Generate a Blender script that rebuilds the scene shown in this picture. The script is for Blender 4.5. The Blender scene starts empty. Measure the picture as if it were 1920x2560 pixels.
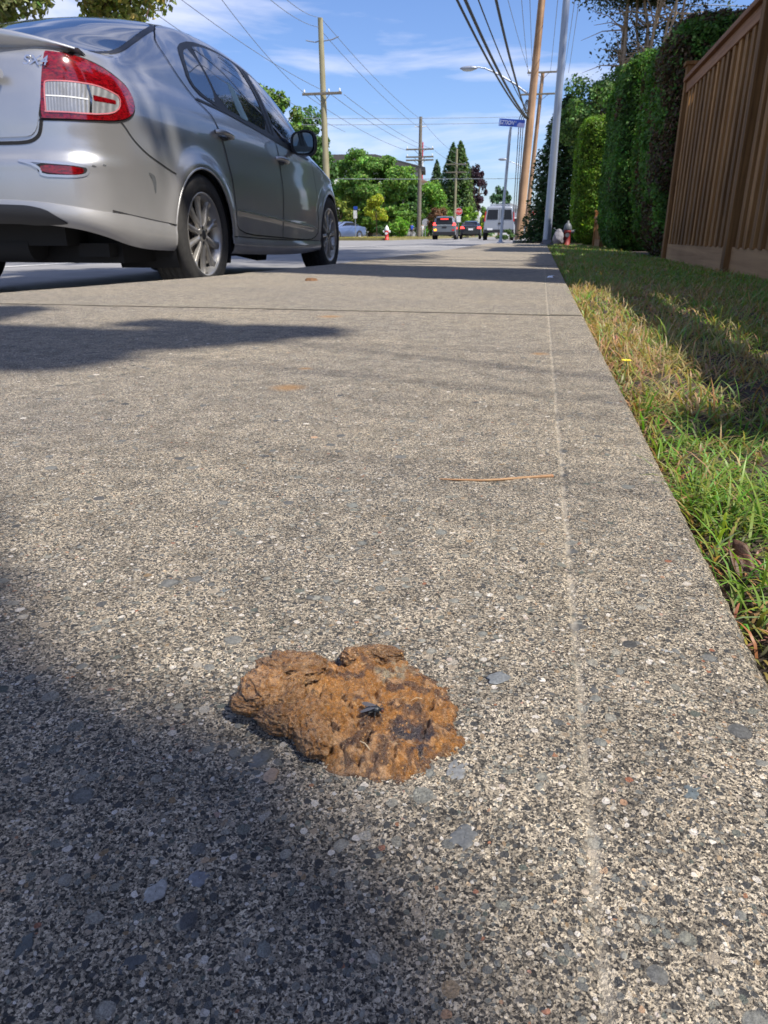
import bpy, bmesh, math, random
import numpy as np
from mathutils import Vector, Matrix, geometry
from mathutils.bvhtree import BVHTree

random.seed(7)
rng = np.random.default_rng(7)
scene = bpy.context.scene
COL = scene.collection
R = math.radians

# ---------------------------------------------------------------- camera
PITCH = math.atan(692 / 1775); YAW = R(11.7); CAMZ = 0.17
cF = Vector((-math.sin(YAW) * math.cos(PITCH), math.cos(YAW) * math.cos(PITCH), -math.sin(PITCH)))
cR = Vector((math.cos(YAW), math.sin(YAW), 0)); cU = cR.cross(cF)
cam = bpy.data.cameras.new('camera'); camo = bpy.data.objects.new('camera', cam); COL.objects.link(camo)
M = Matrix((cR, cU, -cF)).transposed().to_4x4(); M.translation = Vector((0, 0, CAMZ)); camo.matrix_world = M
cam.sensor_fit = 'VERTICAL'; cam.sensor_height = 36; cam.lens = 36 * 1775 / 2560
cam.clip_start = 0.01; cam.clip_end = 3000
cam.dof.use_dof = True; cam.dof.focus_distance = 0.285; cam.dof.aperture_fstop = 60
scene.camera = camo

# ---------------------------------------------------------------- light
SUN_EL, SUN_AZ = R(57), R(112)      # azimuth clockwise from +Y
sd = Vector((math.sin(SUN_AZ) * math.cos(SUN_EL), math.cos(SUN_AZ) * math.cos(SUN_EL), math.sin(SUN_EL)))
sun = bpy.data.lights.new('sun', 'SUN'); sun.energy = 4.8; sun.angle = R(0.53); sun.color = (1, 0.94, 0.84)
suno = bpy.data.objects.new('sun', sun); COL.objects.link(suno)
suno.rotation_euler = (-sd).to_track_quat('-Z', 'Y').to_euler(); suno.location = (5, -5, 12)

world = bpy.data.worlds.new('World'); scene.world = world; world.use_nodes = True
nt = world.node_tree; N = nt.nodes; L = nt.links
bg = N['Background']; bg.inputs[1].default_value = 0.088
sky = N.new('ShaderNodeTexSky'); sky.sky_type = 'NISHITA'; sky.sun_disc = False
sky.sun_elevation = SUN_EL; sky.sun_rotation = SUN_AZ; sky.air_density = 1.1; sky.dust_density = 0.4; sky.ozone_density = 3.0
tint = N.new('ShaderNodeMix'); tint.data_type = 'RGBA'; tint.blend_type = 'MULTIPLY'; tint.inputs[0].default_value = 1
tint.inputs[7].default_value = (0.83, 0.94, 1.25, 1)
tc = N.new('ShaderNodeTexCoord'); mp = N.new('ShaderNodeMapping'); mp.inputs['Scale'].default_value = (1.5, 1.5, 9.0)
mp.inputs['Rotation'].default_value = (0.06, 0.03, 0.3)
no = N.new('ShaderNodeTexNoise'); no.inputs['Scale'].default_value = 2.1; no.inputs['Detail'].default_value = 7; no.inputs['Roughness'].default_value = 0.55; no.inputs['Distortion'].default_value = 0.35
rp = N.new('ShaderNodeValToRGB'); rp.color_ramp.elements[0].position = 0.45; rp.color_ramp.elements[1].position = 0.64
rp.color_ramp.elements[1].color = (0.62, 0.62, 0.62, 1)
cm = N.new('ShaderNodeMix'); cm.data_type = 'RGBA'; cm.inputs[7].default_value = (8.0, 8.1, 9.4, 1)
L.new(tc.outputs['Generated'], mp.inputs[0]); L.new(mp.outputs[0], no.inputs[0]); L.new(no.outputs[0], rp.inputs[0])
L.new(sky.outputs[0], tint.inputs[6]); L.new(tint.outputs[2], cm.inputs[6]); L.new(rp.outputs[0], cm.inputs[0])
L.new(cm.outputs[2], bg.inputs[0])

scene.view_settings.view_transform = 'Standard'; scene.view_settings.look = 'None'
scene.view_settings.exposure = 0.62; scene.view_settings.gamma = 1.0
scene.render.engine = 'CYCLES'
scene.cycles.use_denoising = True; scene.cycles.denoiser = 'OPENIMAGEDENOISE'
scene.cycles.denoising_input_passes = 'RGB_ALBEDO_NORMAL'; scene.cycles.denoising_prefilter = 'ACCURATE'
scene.cycles.max_bounces = 6; scene.cycles.diffuse_bounces = 3; scene.cycles.glossy_bounces = 3
scene.cycles.transparent_max_bounces = 8; scene.cycles.caustics_reflective = False; scene.cycles.caustics_refractive = False

# ---------------------------------------------------------------- helpers
def brg(px):                       # bearing of a photo column, measured from +Y towards +X
    return math.atan((px - 960) / 1905.0) - YAW
def at(px, d, z=0.0):              # point at forward depth d seen in photo column px
    b = math.atan((px - 960) / 1905.0); r = d / math.cos(b)
    return Vector((r * math.sin(b - YAW), r * math.cos(b - YAW), z))
def hz(py, d):                     # height of photo row py at forward depth d
    return CAMZ + d * math.tan(math.atan((1280 - py) / 1775) - PITCH)
def gnd(x, y, z=0.0):
    v = cF + cR * ((x - 960) / 1775) + cU * ((1280 - y) / 1775); t = (z - CAMZ) / v.z
    return Vector((v.x * t, v.y * t, z))

def tag(o, label=None, cat=None, group=None, kind=None):
    if label: o['label'] = label
    if cat: o['category'] = cat
    if group: o['group'] = group
    if kind: o['kind'] = kind
    return o
def empty(name, loc=(0, 0, 0), rz=0, label=None, cat=None, group=None):
    o = bpy.data.objects.new(name, None); COL.objects.link(o); o.location = loc; o.rotation_euler = (0, 0, rz)
    o.empty_display_size = 0.2
    return tag(o, label, cat, group)

def npmesh(name, V, F, mats, parent=None, smooth=True, col=None, mi=None):
    V = np.asarray(V, dtype=np.float32); me = bpy.data.meshes.new(name)
    F = np.asarray(F, dtype=np.int32); n = F.shape[1]
    me.vertices.add(len(V)); me.vertices.foreach_set('co', V.ravel())
    me.loops.add(F.size); me.loops.foreach_set('vertex_index', F.ravel())
    me.polygons.add(len(F)); me.polygons.foreach_set('loop_start', np.arange(0, F.size, n, dtype=np.int32))
    me.polygons.foreach_set('use_smooth', np.full(len(F), smooth))
    if mi is not None: me.polygons.foreach_set('material_index', np.asarray(mi, dtype=np.int32))
    for m in (mats if isinstance(mats, (list, tuple)) else [mats]): me.materials.append(m)
    if col is not None:
        a = me.color_attributes.new('Col', 'FLOAT_COLOR', 'POINT')
        c = np.ones((len(V), 4), dtype=np.float32); c[:, :3] = col; a.data.foreach_set('color', c.ravel())
    me.update(calc_edges=True); me.validate()
    o = bpy.data.objects.new(name, me); COL.objects.link(o)
    if parent: o.parent = parent
    return o

class MB:
    """collects shapes and links them as one mesh object"""
    def __init__(s): s.v = []; s.f = []; s.m = []; s.sm = []
    def add(s, vs, fs, m=0, sm=False):
        b = len(s.v); s.v += [tuple(v) for v in vs]
        for f in fs: s.f.append([b + i for i in f]); s.m.append(m); s.sm.append(sm)
    def box(s, c, d, m=0, rz=0, rx=0, ry=0):
        mt = Matrix.Rotation(rz, 3, 'Z') @ Matrix.Rotation(ry, 3, 'Y') @ Matrix.Rotation(rx, 3, 'X')
        vs = [Vector(c) + mt @ Vector((sx * d[0] / 2, sy * d[1] / 2, sz * d[2] / 2)) for sx in (-1, 1) for sy in (-1, 1) for sz in (-1, 1)]
        s.add(vs, [(0, 1, 3, 2), (4, 6, 7, 5), (0, 4, 5, 1), (2, 3, 7, 6), (0, 2, 6, 4), (1, 5, 7, 3)], m)
    def tube(s, pts, rad, n=8, m=0, cap=True, sm=True):
        pts = [Vector(p) for p in pts]; k = len(pts)
        if not hasattr(rad, '__len__'): rad = [rad] * k
        vs = []; up = None
        for i, p in enumerate(pts):
            t = (pts[min(i + 1, k - 1)] - pts[max(i - 1, 0)]).normalized()
            if up is None: up = Vector((0, 0, 1)) if abs(t.z) < .9 else Vector((1, 0, 0))
            a = t.cross(up).normalized(); b = t.cross(a).normalized(); up = -b if False else up
            for j in range(n):
                th = 2 * math.pi * j / n; vs.append(p + (a * math.cos(th) + b * math.sin(th)) * rad[i])
        fs = [(i * n + j, i * n + (j + 1) % n, (i + 1) * n + (j + 1) % n, (i + 1) * n + j) for i in range(k - 1) for j in range(n)]
        s.add(vs, fs, m, sm)
        if cap: s.add(vs[:n], [tuple(range(n))[::-1]], m); s.add(vs[-n:], [tuple(range(n))], m)
    def lathe(s, prof, n=32, axis='Z', c=(0, 0, 0), m=0, sm=True):
        vs = []
        for (r, h) in prof:
            for j in range(n):
                th = 2 * math.pi * j / n; a, b = r * math.cos(th), r * math.sin(th)
                p = {'Z': (a, b, h), 'X': (h, a, b), 'Y': (a, h, b)}[axis]
                vs.append((p[0] + c[0], p[1] + c[1], p[2] + c[2]))
        k = len(prof)
        s.add(vs, [(i * n + j, i * n + (j + 1) % n, (i + 1) * n + (j + 1) % n, (i + 1) * n + j) for i in range(k - 1) for j in range(n)], m, sm)
    def ell(s, c, r, n=12, k=8, m=0, rot=None):
        vs = []
        for i in range(k + 1):
            ph = math.pi * i / k
            for j in range(n):
                th = 2 * math.pi * j / n
                v = Vector((r[0] * math.sin(ph) * math.cos(th), r[1] * math.sin(ph) * math.sin(th), r[2] * math.cos(ph)))
                if rot: v = rot @ v
                vs.append(v + Vector(c))
        s.add(vs, [(i * n + j, i * n + (j + 1) % n, (i + 1) * n + (j + 1) % n, (i + 1) * n + j) for i in range(k) for j in range(n)], m, True)
    def prism(s, poly, h, plane='XZ', off=0, m=0):
        """polygon in a plane, extruded by h along the third axis"""
        def P(a, b, c): return {'XZ': (a, c, b), 'YZ': (c, a, b), 'XY': (a, b, c)}[plane]
        n = len(poly); vs = [P(a, b, off) for a, b in poly] + [P(a, b, off + h) for a, b in poly]
        s.add(vs, [tuple(range(n)), tuple(range(n, 2 * n))[::-1]] + [(i, (i + 1) % n, n + (i + 1) % n, n + i) for i in range(n)], m)
    def build(s, name, mats, parent=None, bevel=0):
        me = bpy.data.meshes.new(name); me.from_pydata(s.v, [], s.f)
        for mm in (mats if isinstance(mats, (list, tuple)) else [mats]): me.materials.append(mm)
        for p, a, b in zip(me.polygons, s.m, s.sm): p.material_index = a; p.use_smooth = b
        bm = bmesh.new(); bm.from_mesh(me); bmesh.ops.recalc_face_normals(bm, faces=bm.faces); bm.to_mesh(me); bm.free()
        o = bpy.data.objects.new(name, me); COL.objects.link(o)
        if parent: o.parent = parent
        if bevel:
            b = o.modifiers.new('bevel', 'BEVEL'); b.width = bevel; b.segments = 2; b.limit_method = 'ANGLE'
        return o

# vectorised gradient noise
_perm = rng.permutation(256); _perm = np.concatenate([_perm, _perm, _perm])
_g = rng.normal(size=(256, 3)); _g /= np.linalg.norm(_g, axis=1)[:, None]
def pnoise(x, y, z=0.0):
    x, y, z = np.broadcast_arrays(np.asarray(x, float), np.asarray(y, float), np.asarray(z, float))
    xi = np.floor(x).astype(int); yi = np.floor(y).astype(int); zi = np.floor(z).astype(int)
    xf, yf, zf = x - xi, y - yi, z - zi; xi &= 255; yi &= 255; zi &= 255
    u = xf**3 * (xf * (xf * 6 - 15) + 10); v = yf**3 * (yf * (yf * 6 - 15) + 10); w = zf**3 * (zf * (zf * 6 - 15) + 10)
    def g(a, b, c):
        h = _perm[_perm[_perm[xi + a] + yi + b] + zi + c]; gg = _g[h]
        return gg[..., 0] * (xf - a) + gg[..., 1] * (yf - b) + gg[..., 2] * (zf - c)
    l = lambda a, b, t: a + t * (b - a)
    return 1.6 * l(l(l(g(0,0,0), g(1,0,0), u), l(g(0,1,0), g(1,1,0), u), v), l(l(g(0,0,1), g(1,0,1), u), l(g(0,1,1), g(1,1,1), u), v), w)
def fbm(x, y, z=0.0, o=4):
    r = 0; a = 1; f = 1
    for i in range(o): r = r + a * pnoise(np.asarray(x) * f + 7.3 * i, np.asarray(y) * f + 3.1 * i, np.asarray(z) * f); a *= .5; f *= 2.03
    return r

def grid_faces(nr, nc, wrap=False):
    i = np.arange(nr - 1)[:, None]; j = np.arange(nc if wrap else nc - 1)[None, :]
    a = i * nc + j; b = i * nc + (j + 1) % nc; c = (i + 1) * nc + (j + 1) % nc; d = (i + 1) * nc + j
    return np.stack([a, b, c, d], -1).reshape(-1, 4)

# ---------------------------------------------------------------- materials
class NT:
    def __init__(s, name):
        s.m = bpy.data.materials.new(name); s.m.use_nodes = True; s.t = s.m.node_tree
        s.p = s.t.nodes['Principled BSDF']; s.out = s.t.nodes['Material Output']
        s.tc = s.n('ShaderNodeTexCoord')
    def n(s, typ, **kw):
        q = s.t.nodes.new(typ)
        for k, v in kw.items(): setattr(q, k, v)
        return q
    def l(s, a, b): s.t.links.new(a, b)
    def val(s, i, v):
        if hasattr(v, 'is_linked'): s.l(v, i)
        else: i.default_value = v
    def math(s, op, a, b=0.0, c=None):
        q = s.n('ShaderNodeMath', operation=op); s.val(q.inputs[0], a); s.val(q.inputs[1], b)
        if c is not None: s.val(q.inputs[2], c)
        return q.outputs[0]
    def mix(s, f, a, b, bt='MIX'):
        q = s.n('ShaderNodeMix', data_type='RGBA', blend_type=bt)
        s.val(q.inputs[0], f)
        for i, v in ((6, a), (7, b)):
            if isinstance(v, tuple): v = tuple(v) + ((1,) if len(v) == 3 else ())
            s.val(q.inputs[i], v)
        return q.outputs[2]
    def noise(s, scale, detail=3, rough=.5, vec=None, dist=0):
        q = s.n('ShaderNodeTexNoise'); q.inputs['Scale'].default_value = scale; q.inputs['Detail'].default_value = detail
        q.inputs['Roughness'].default_value = rough; q.inputs['Distortion'].default_value = dist
        s.l(vec if vec else s.tc.outputs['Object'], q.inputs['Vector']); return q
    def vor(s, scale, vec=None, feat='F1'):
        q = s.n('ShaderNodeTexVoronoi', feature=feat); q.inputs['Scale'].default_value = scale
        s.l(vec if vec else s.tc.outputs['Object'], q.inputs['Vector']); return q
    def ramp(s, f, stops):
        q = s.n('ShaderNodeValToRGB'); cr = q.color_ramp
        while len(cr.elements) < len(stops): cr.elements.new(0.5)
        for e, (p, c) in zip(cr.elements, stops):
            e.position = p; e.color = (c, c, c, 1) if not isinstance(c, tuple) else tuple(c) + (1,)
        s.l(f, q.inputs[0]); return q.outputs[0]
    def mapv(s, sc, src='Object'):
        q = s.n('ShaderNodeMapping'); q.inputs['Scale'].default_value = sc; s.l(s.tc.outputs[src], q.inputs[0]); return q.outputs[0]
    def bump(s, h, dist, strength=1.0):
        q = s.n('ShaderNodeBump'); q.inputs['Distance'].default_value = dist; q.inputs['Strength'].default_value = strength
        s.l(h, q.inputs['Height']); s.l(q.outputs[0], s.p.inputs['Normal'])
    def set(s, **k):
        for kk, v in k.items():
            i = s.p.inputs[{'col': 'Base Color', 'rough': 'Roughness', 'metal': 'Metallic', 'coat': 'Coat Weight', 'spec': 'Specular IOR Level', 'alpha': 'Alpha', 'trans': 'Transmission Weight', 'emit': 'Emission Color', 'es': 'Emission Strength', 'crough': 'Coat Roughness', 'ior': 'IOR'}[kk]]
            if isinstance(v, tuple): v = tuple(v) + ((1,) if len(v) == 3 else ())
            s.val(i, v)
        return s

def simple(name, col, rough=.6, metal=0, var=.25, sc=6, bump=0, bsc=40, spec=.5, **kw):
    t = NT(name); c = Vector(col)
    nz = t.noise(sc, 5, .6)
    a = tuple(c * (1 - var)); b = tuple(min(1, q) for q in c * (1 + var))
    t.set(col=t.mix(t.ramp(nz.outputs[0], [(.3, 0.), (.7, 1.)]), a, b), rough=rough, metal=metal, spec=spec, **kw)
    if bump: t.bump(t.noise(bsc, 4).outputs[0], bump)
    return t.m

def wood(name, c1, c2, axis=2, sc=1.0, rough=.75, bump=.001):
    t = NT(name); s3 = [38 * sc] * 3; s3[axis] = 1.3 * sc
    v = t.mapv(tuple(s3)); n1 = t.noise(1.0, 6, .65, v, .4); n2 = t.noise(1.6, 3)
    f = t.math('ADD', t.math('MULTIPLY', n1.outputs[0], .7), t.math('MULTIPLY', n2.outputs[0], .3))
    oi = t.n('ShaderNodeObjectInfo'); vr = t.ramp(oi.outputs['Random'], [(0., (.72, .70, .68)), (.5, (1., 1., 1.)), (1., (1.28, 1.22, 1.12))])
    kn = t.vor(4.5, t.mapv(tuple(1.0 if i != axis else .55 for i in range(3)))); kk = t.ramp(kn.outputs['Distance'], [(.045, .75), (.085, 0.)])
    cc = t.mix(1.0, t.mix(t.ramp(f, [(.36, 0.), (.62, 1.)]), c1, c2), vr, 'MULTIPLY'); cc = t.mix(kk, cc, tuple(q * .35 for q in c1))
    t.set(col=cc, rough=rough, spec=.25); t.bump(n1.outputs[0], bump)
    return t.m

def leafmat(name, tr=.35, rough=.55, spec=.3):
    t = NT(name); a = t.n('ShaderNodeVertexColor'); a.layer_name = 'Col'
    t.set(col=a.outputs[0], rough=rough, spec=spec)
    tl = t.n('ShaderNodeBsdfTranslucent'); mx = t.n('ShaderNodeMixShader'); mx.inputs[0].default_value = tr
    br = t.mix(1.0, a.outputs[0], (1.15, 1.25, .6), 'MULTIPLY'); t.l(br, tl.inputs[0])
    t.l(t.p.outputs[0], mx.inputs[1]); t.l(tl.outputs[0], mx.inputs[2]); t.l(mx.outputs[0], t.out.inputs[0])
    return t.m

def concrete_mat(near=True):
    t = NT('exposed_aggregate_concrete'); O = t.tc.outputs['Object']
    wn = t.noise(60, 2, .5); wob = t.n('ShaderNodeVectorMath', operation='MULTIPLY_ADD')
    t.l(wn.outputs['Color'], wob.inputs[0]); wob.inputs[1].default_value = (.0035,) * 3; t.l(O, wob.inputs[2])
    wn2 = t.noise(420, 2, .6); wob2 = t.n('ShaderNodeVectorMath', operation='MULTIPLY_ADD')
    t.l(wn2.outputs['Color'], wob2.inputs[0]); wob2.inputs[1].default_value = (.0007,) * 3; t.l(wob.outputs[0], wob2.inputs[2])
    P = wob2.outputs[0]
    stonec = [(0, (.050, .052, .056)), (.16, (.09, .094, .10)), (.3, (.16, .165, .165)), (.44, (.20, .21, .20)), (.56, (.30, .29, .26)),
              (.66, (.10, .12, .11)), (.74, (.42, .40, .36)), (.84, (.28, .20, .12)), (.90, (.62, .59, .55)), (.975, (.66, .62, .58)), (.985, (.28, .10, .05)), (1, (.6, .5, .36))]
    # sandy cement paste; shade of its fine pits painted into the colour
    fine = t.vor(1050, P); fr = t.n('ShaderNodeSeparateColor'); t.l(fine.outputs['Color'], fr.inputs[0])
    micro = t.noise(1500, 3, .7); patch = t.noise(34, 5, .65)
    sand = t.ramp(fr.outputs[0], [(0, (.045, .043, .042)), (.2, (.15, .14, .125)), (.45, (.31, .275, .225)), (.72, (.50, .435, .345)), (1, (.74, .66, .54))])
    pm = t.ramp(patch.outputs[0], [(.40, .78), (.58, 1.18)])
    base = t.mix(1.0, sand, pm, 'MULTIPLY')
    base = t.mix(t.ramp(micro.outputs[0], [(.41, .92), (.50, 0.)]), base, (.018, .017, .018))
    h = t.math('MULTIPLY', t.math('SUBTRACT', 1.0, fine.outputs['Distance']), .00035)
    h = t.math('ADD', h, t.math('MULTIPLY', micro.outputs[0], .0013))
    h = t.math('ADD', h, t.math('MULTIPLY', patch.outputs[0], .0022))
    col = base
    for sc, thr, rmin, rk, dome in ((620, .50, .22, .34, .0005), (360, .68, .20, .34, .0007), (190, .84, .18, .34, .0008), (92, .91, .18, .28, .0007)):
        v = t.vor(sc, P); sp = t.n('ShaderNodeSeparateColor'); t.l(v.outputs['Color'], sp.inputs[0])
        rad = t.math('MULTIPLY_ADD', sp.outputs[1], rk, rmin)
        on = t.math('GREATER_THAN', sp.outputs[0], thr)
        q = t.math('DIVIDE', v.outputs['Distance'], rad)
        inside = t.math('MULTIPLY', on, t.ramp(q, [(.90, 1.), (1.0, 0.)]))
        spk = t.noise(sc * 9, 3, .7)
        sc_col = t.mix(1.0, t.ramp(sp.outputs[2], stonec), t.ramp(spk.outputs[0], [(.3, .62), (.7, 1.4)]), 'MULTIPLY')
        col = t.mix(inside, col, sc_col)
        dm = t.math('MULTIPLY', inside, t.math('MULTIPLY', t.math('SUBTRACT', 1.15, t.math('MULTIPLY', q, q)), dome))
        h = t.math('ADD', t.math('MULTIPLY', h, t.math('SUBTRACT', 1.0, t.math('MULTIPLY', inside, .75))), t.math('ADD', dm, t.math('MULTIPLY', inside, .0009)))
    # broad weathering, rusty stains
    wz = t.noise(2.3, 5, .6)
    col = t.mix(1.0, col, t.ramp(wz.outputs[0], [(.3, (.86, .86, .88)), (.7, (1.14, 1.10, 1.02))]), 'MULTIPLY')
    for (sx, sy, rr) in ((-.447, 1.575, .035), (-.28, .80, .026), (.012, 1.13, .018), (-.30, .93, .012)):
        d = t.n('ShaderNodeVectorMath', operation='DISTANCE'); t.l(wob.outputs[0], d.inputs[0]); d.inputs[1].default_value = (sx, sy, 0)
        k = t.math('MULTIPLY', t.ramp(t.math('DIVIDE', d.outputs[1] if len(d.outputs) > 1 else d.outputs[0], rr), [(.3, .75), (1.0, 0.)]), t.ramp(micro.outputs[0], [(.35, .4), (.6, 1.)]))
        col = t.mix(k, col, (.42, .22, .07))
    col = t.mix(1.0, col, (.87, .862, .842), 'MULTIPLY')
    sp = t.n('ShaderNodeSeparateXYZ'); t.l(wob.outputs[0], sp.inputs[0]); gx = t.math('ABSOLUTE', t.math('SUBTRACT', sp.outputs[0], .0298))
    col = t.mix(t.math('MULTIPLY', t.ramp(t.math('DIVIDE', gx, .0024), [(.35, 1.), (1.0, 0.)]), t.ramp(patch.outputs[0], [(.4, .08), (.6, .5)])), col, (.52, .46, .37))
    for j in (1.70, 4.57, 7.4, 10.3, 13.2):
        gy = t.math('ABSOLUTE', t.math('SUBTRACT', sp.outputs[1], j + .0017)); col = t.mix(t.ramp(t.math('DIVIDE', gy, .016 if j < 3 else .03), [(.5, .92), (1.0, 0.)]), col, (.035, .03, .024))
    t.set(col=col, rough=.82, spec=.28)
    dp = t.n('ShaderNodeDisplacement'); dp.inputs['Midlevel'].default_value = 0; dp.inputs['Scale'].default_value = 1.0
    t.l(h, dp.inputs['Height']); t.l(dp.outputs[0], t.out.inputs['Displacement'])
    t.m.displacement_method = 'BOTH'
    return t.m

M_ = {}
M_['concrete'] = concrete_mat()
M_['asphalt'] = simple('asphalt', (.21, .205, .205), .85, var=.22, sc=1.2, bump=.004, bsc=160)
M_['ground'] = simple('soil_ground', (.16, .15, .07), .95, var=.35, sc=.8)
M_['soil'] = simple('soil', (.045, .032, .022), .95, var=.6, sc=70, bump=.006, bsc=180)
M_['dryverge'] = simple('dry_grass_verge', (.22, .19, .075), .95, var=.3, sc=1.5)
M_['curb'] = simple('curb_concrete', (.30, .29, .27), .9, var=.2, sc=9, bump=.002, bsc=200)
M_['fence'] = wood('fence_cedar', (.12, .058, .018), (.40, .21, .075), 2, .8)
M_['fence_rail'] = wood('fence_rail_cedar', (.22, .10, .05), (.40, .21, .11), 1, .8)
M_['kick'] = wood('kickboard_wood', (.27, .15, .07), (.46, .28, .14), 1, .5)
M_['pole_wood'] = wood('pole_wood', (.15, .09, .052), (.42, .275, .18), 2, .12)
M_['pole_grey'] = wood('pole_weathered', (.17, .16, .10), (.30, .28, .19), 2, .25)
M_['arm_grey'] = simple('crossarm_wood', (.16, .14, .11), .8)
M_['steel'] = simple('galvanised_steel', (.34, .37, .43), .42, .55, var=.08, sc=3)
M_['wire'] = simple('black_cable', (.03, .035, .045), .6, var=.1)
M_['wire_thin'] = simple('thin_wire', (.16, .18, .22), .6, var=.1)
M_['bark'] = wood('bark', (.09, .06, .04), (.20, .14, .10), 2, .5, .9, .01)
M_['palebark'] = wood('pale_bark', (.22, .16, .11), (.44, .34, .25), 2, .5, .9, .01)
M_['leaf'] = leafmat('leaves'); M_['grass'] = leafmat('grass_blades', .4, .45, .4)
M_['core'] = simple('hedge_inner_twigs', (.028, .026, .012), .95, var=.5, sc=14, bump=.05, bsc=12)
M_['black'] = simple('black_plastic', (.018, .018, .02), .45, var=.1)
M_['rubber'] = simple('tyre_rubber', (.035, .034, .036), .72, var=.2, sc=30, bump=.0006, bsc=300)
M_['gap'] = simple('panel_gap', (.006, .006, .007), .8, var=.1)
M_['white'] = simple('white_paint', (.75, .75, .74), .5, var=.05)
M_['red'] = simple('red_paint', (.55, .03, .025), .45, var=.12)
M_['blue'] = simple('blue_sign_face', (.02, .07, .42), .4, var=.06)
M_['rust'] = simple('rusty_metal', (.16, .075, .035), .8, var=.4, sc=30)

def paint(name, col, dirt=.0, metal=.75, rough=.33):
    t = NT(name); n = t.noise(3, 4); fl = t.noise(900, 2)
    geo = t.n('ShaderNodeSeparateXYZ'); t.l(t.tc.outputs['Object'], geo.inputs[0])
    k = t.math('MULTIPLY', t.ramp(geo.outputs[2], [(.18, 1.), (.62, 0.)]), t.math('MULTIPLY', n.outputs[0], dirt))
    c = t.mix(t.math('MULTIPLY', fl.outputs[0], .25), col, tuple(min(1, q * 1.5) for q in col))
    t.set(col=t.mix(k, c, (.16, .13, .10)), rough=t.math('MULTIPLY_ADD', k, .9, rough), metal=t.math('MULTIPLY_ADD', k, -.7, metal), coat=.85, crough=.04)
    return t.m
def glass(name, col=(.022, .036, .062), rough=.02):
    t = NT(name); t.set(col=col, rough=rough, spec=.8, ior=1.9, coat=.6, crough=.01); return t.m
def dull(name, col): return simple(name, col, .25, var=.1, spec=.35)
M_['silver'] = paint('silver_metallic_paint', (.43, .43, .435), .9, .70, .32)
M_['glass'] = glass('tinted_glass')
M_['alloy'] = paint('alloy_wheel', (.42, .40, .37), .0, .6, .38)
M_['chrome'] = simple('chrome', (.7, .7, .72), .12, 1.0, var=.04)
# ================================================================= GROUND
def sheet(name, x0, x1, y0, y1, z, mat, kind='structure', th=None):
    b = MB()
    if th: b.box(((x0 + x1) / 2, (y0 + y1) / 2, z - th / 2), (x1 - x0, y1 - y0, th))
    else: b.add([(x0, y0, z), (x1, y0, z), (x1, y1, z), (x0, y1, z)], [(0, 1, 2, 3)])
    return tag(b.build(name, mat), kind=kind)
sheet('ground', -900, 900, -300, 1600, -.30, M_['ground'])

RZ = -.145
_curbY = np.array([-6, 1.0, 2.0, 3.0, 4.5, 8.0, 16.5]); _curbX = np.array([-2.3, -1.86, -1.66, -1.42, -1.27, -1.15, -1.12])
def curbx(y): return np.interp(y, _curbY, _curbX)
WALK_END = 17.0; XE = .105; SX = .028

def make_sidewalk():
    ys = [-4, -3, -2, -1.2, -.6, -.3, -.1, 0, .04, .07, .09]
    y = .10
    while y < WALK_END:
        ys.append(y); r = math.hypot(y, CAMZ); y += max(.0009, (.0046 if y < 2.2 else .016) * r)
    ys.append(WALK_END)
    for j in (1.70, 4.57, 7.4, 10.3, 13.2):       # rows through each transverse joint
        ys += [j + q for q in (-.012, -.008, -.004, 0, .004, .008, .012)]
    ys = np.array(sorted(set(ys)))
    xs = []; x = 0.0
    while x > -1.6:
        xs.append(x); x -= max(.0009, .0048 * abs(x))
    x = .0009
    while x < XE: xs.append(x); x += .0009
    xs += [XE - .003, XE - .0012, XE]; xs.append(-1.6)
    xs = np.array(sorted(set(xs)))
    X, Y = np.meshgrid(xs, ys)
    # stretch the part left of -0.3 so that its edge follows the curb
    k = (-(curbx(Y)) - .3) / 1.3
    X = np.where(X < -.3, -.3 + (X + .3) * k, X)
    Z = np.zeros_like(X)
    # edge rounding, tooled line, joints
    dR = XE - X; Z -= .005 * np.clip(1 - dR / .007, 0, 1) ** 2
    ed = .0018 * fbm(X * 60, Y * 60, 3.0, 3) + .0032 * np.maximum(fbm(X * 0, Y * 22, 4.0, 3) - .25, 0); X = np.where(X > XE - .004, X - np.abs(ed) * 1.2, X)
    sx = SX + .0012 * pnoise(Y * 9, 0.3) ; d = np.abs(X - sx)
    Z -= .0010 * np.exp(-(d / .0028) ** 2)
    for j in (1.70, 4.57, 7.4, 10.3, 13.2):
        jy = j + .003 * pnoise(X * 12, j); d = np.abs(Y - jy)
        Z -= .007 * np.clip(1.25 - d / .0065, 0, 1) * (.7 + .5 * pnoise(X * 25, 5.))
        Z += .0012 * np.exp(-((d - .02) / .012) ** 2)
    Z -= .0008 + .0012 * fbm(X * 3, Y * 3, 1., 3)
    V = np.stack([X, Y, Z], -1).reshape(-1, 3); nr, nc = X.shape
    F = grid_faces(nr, nc)[:, [0, 1, 2, 3]]
    # side faces down to the soil / road
    def skirt(idx, zb, flip):
        nonlocal V, F
        n0 = len(V); low = V[idx].copy(); low[:, 2] = zb; V = np.vstack([V, low])
        a = idx[:-1]; b = idx[1:]; c = n0 + 1 + np.arange(len(idx) - 1); d = n0 + np.arange(len(idx) - 1)
        q = np.stack([a, b, c, d], 1)
        F = np.vstack([F, q if not flip else q[:, ::-1]])
    skirt(np.arange(nr) * nc + nc - 1, -.12, True)
    skirt(np.arange(nr) * nc, RZ - .01, False)
    skirt((nr - 1) * nc + np.arange(nc), RZ - .01, False)
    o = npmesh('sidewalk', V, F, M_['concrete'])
    return tag(o, kind='structure')
make_sidewalk()

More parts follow.
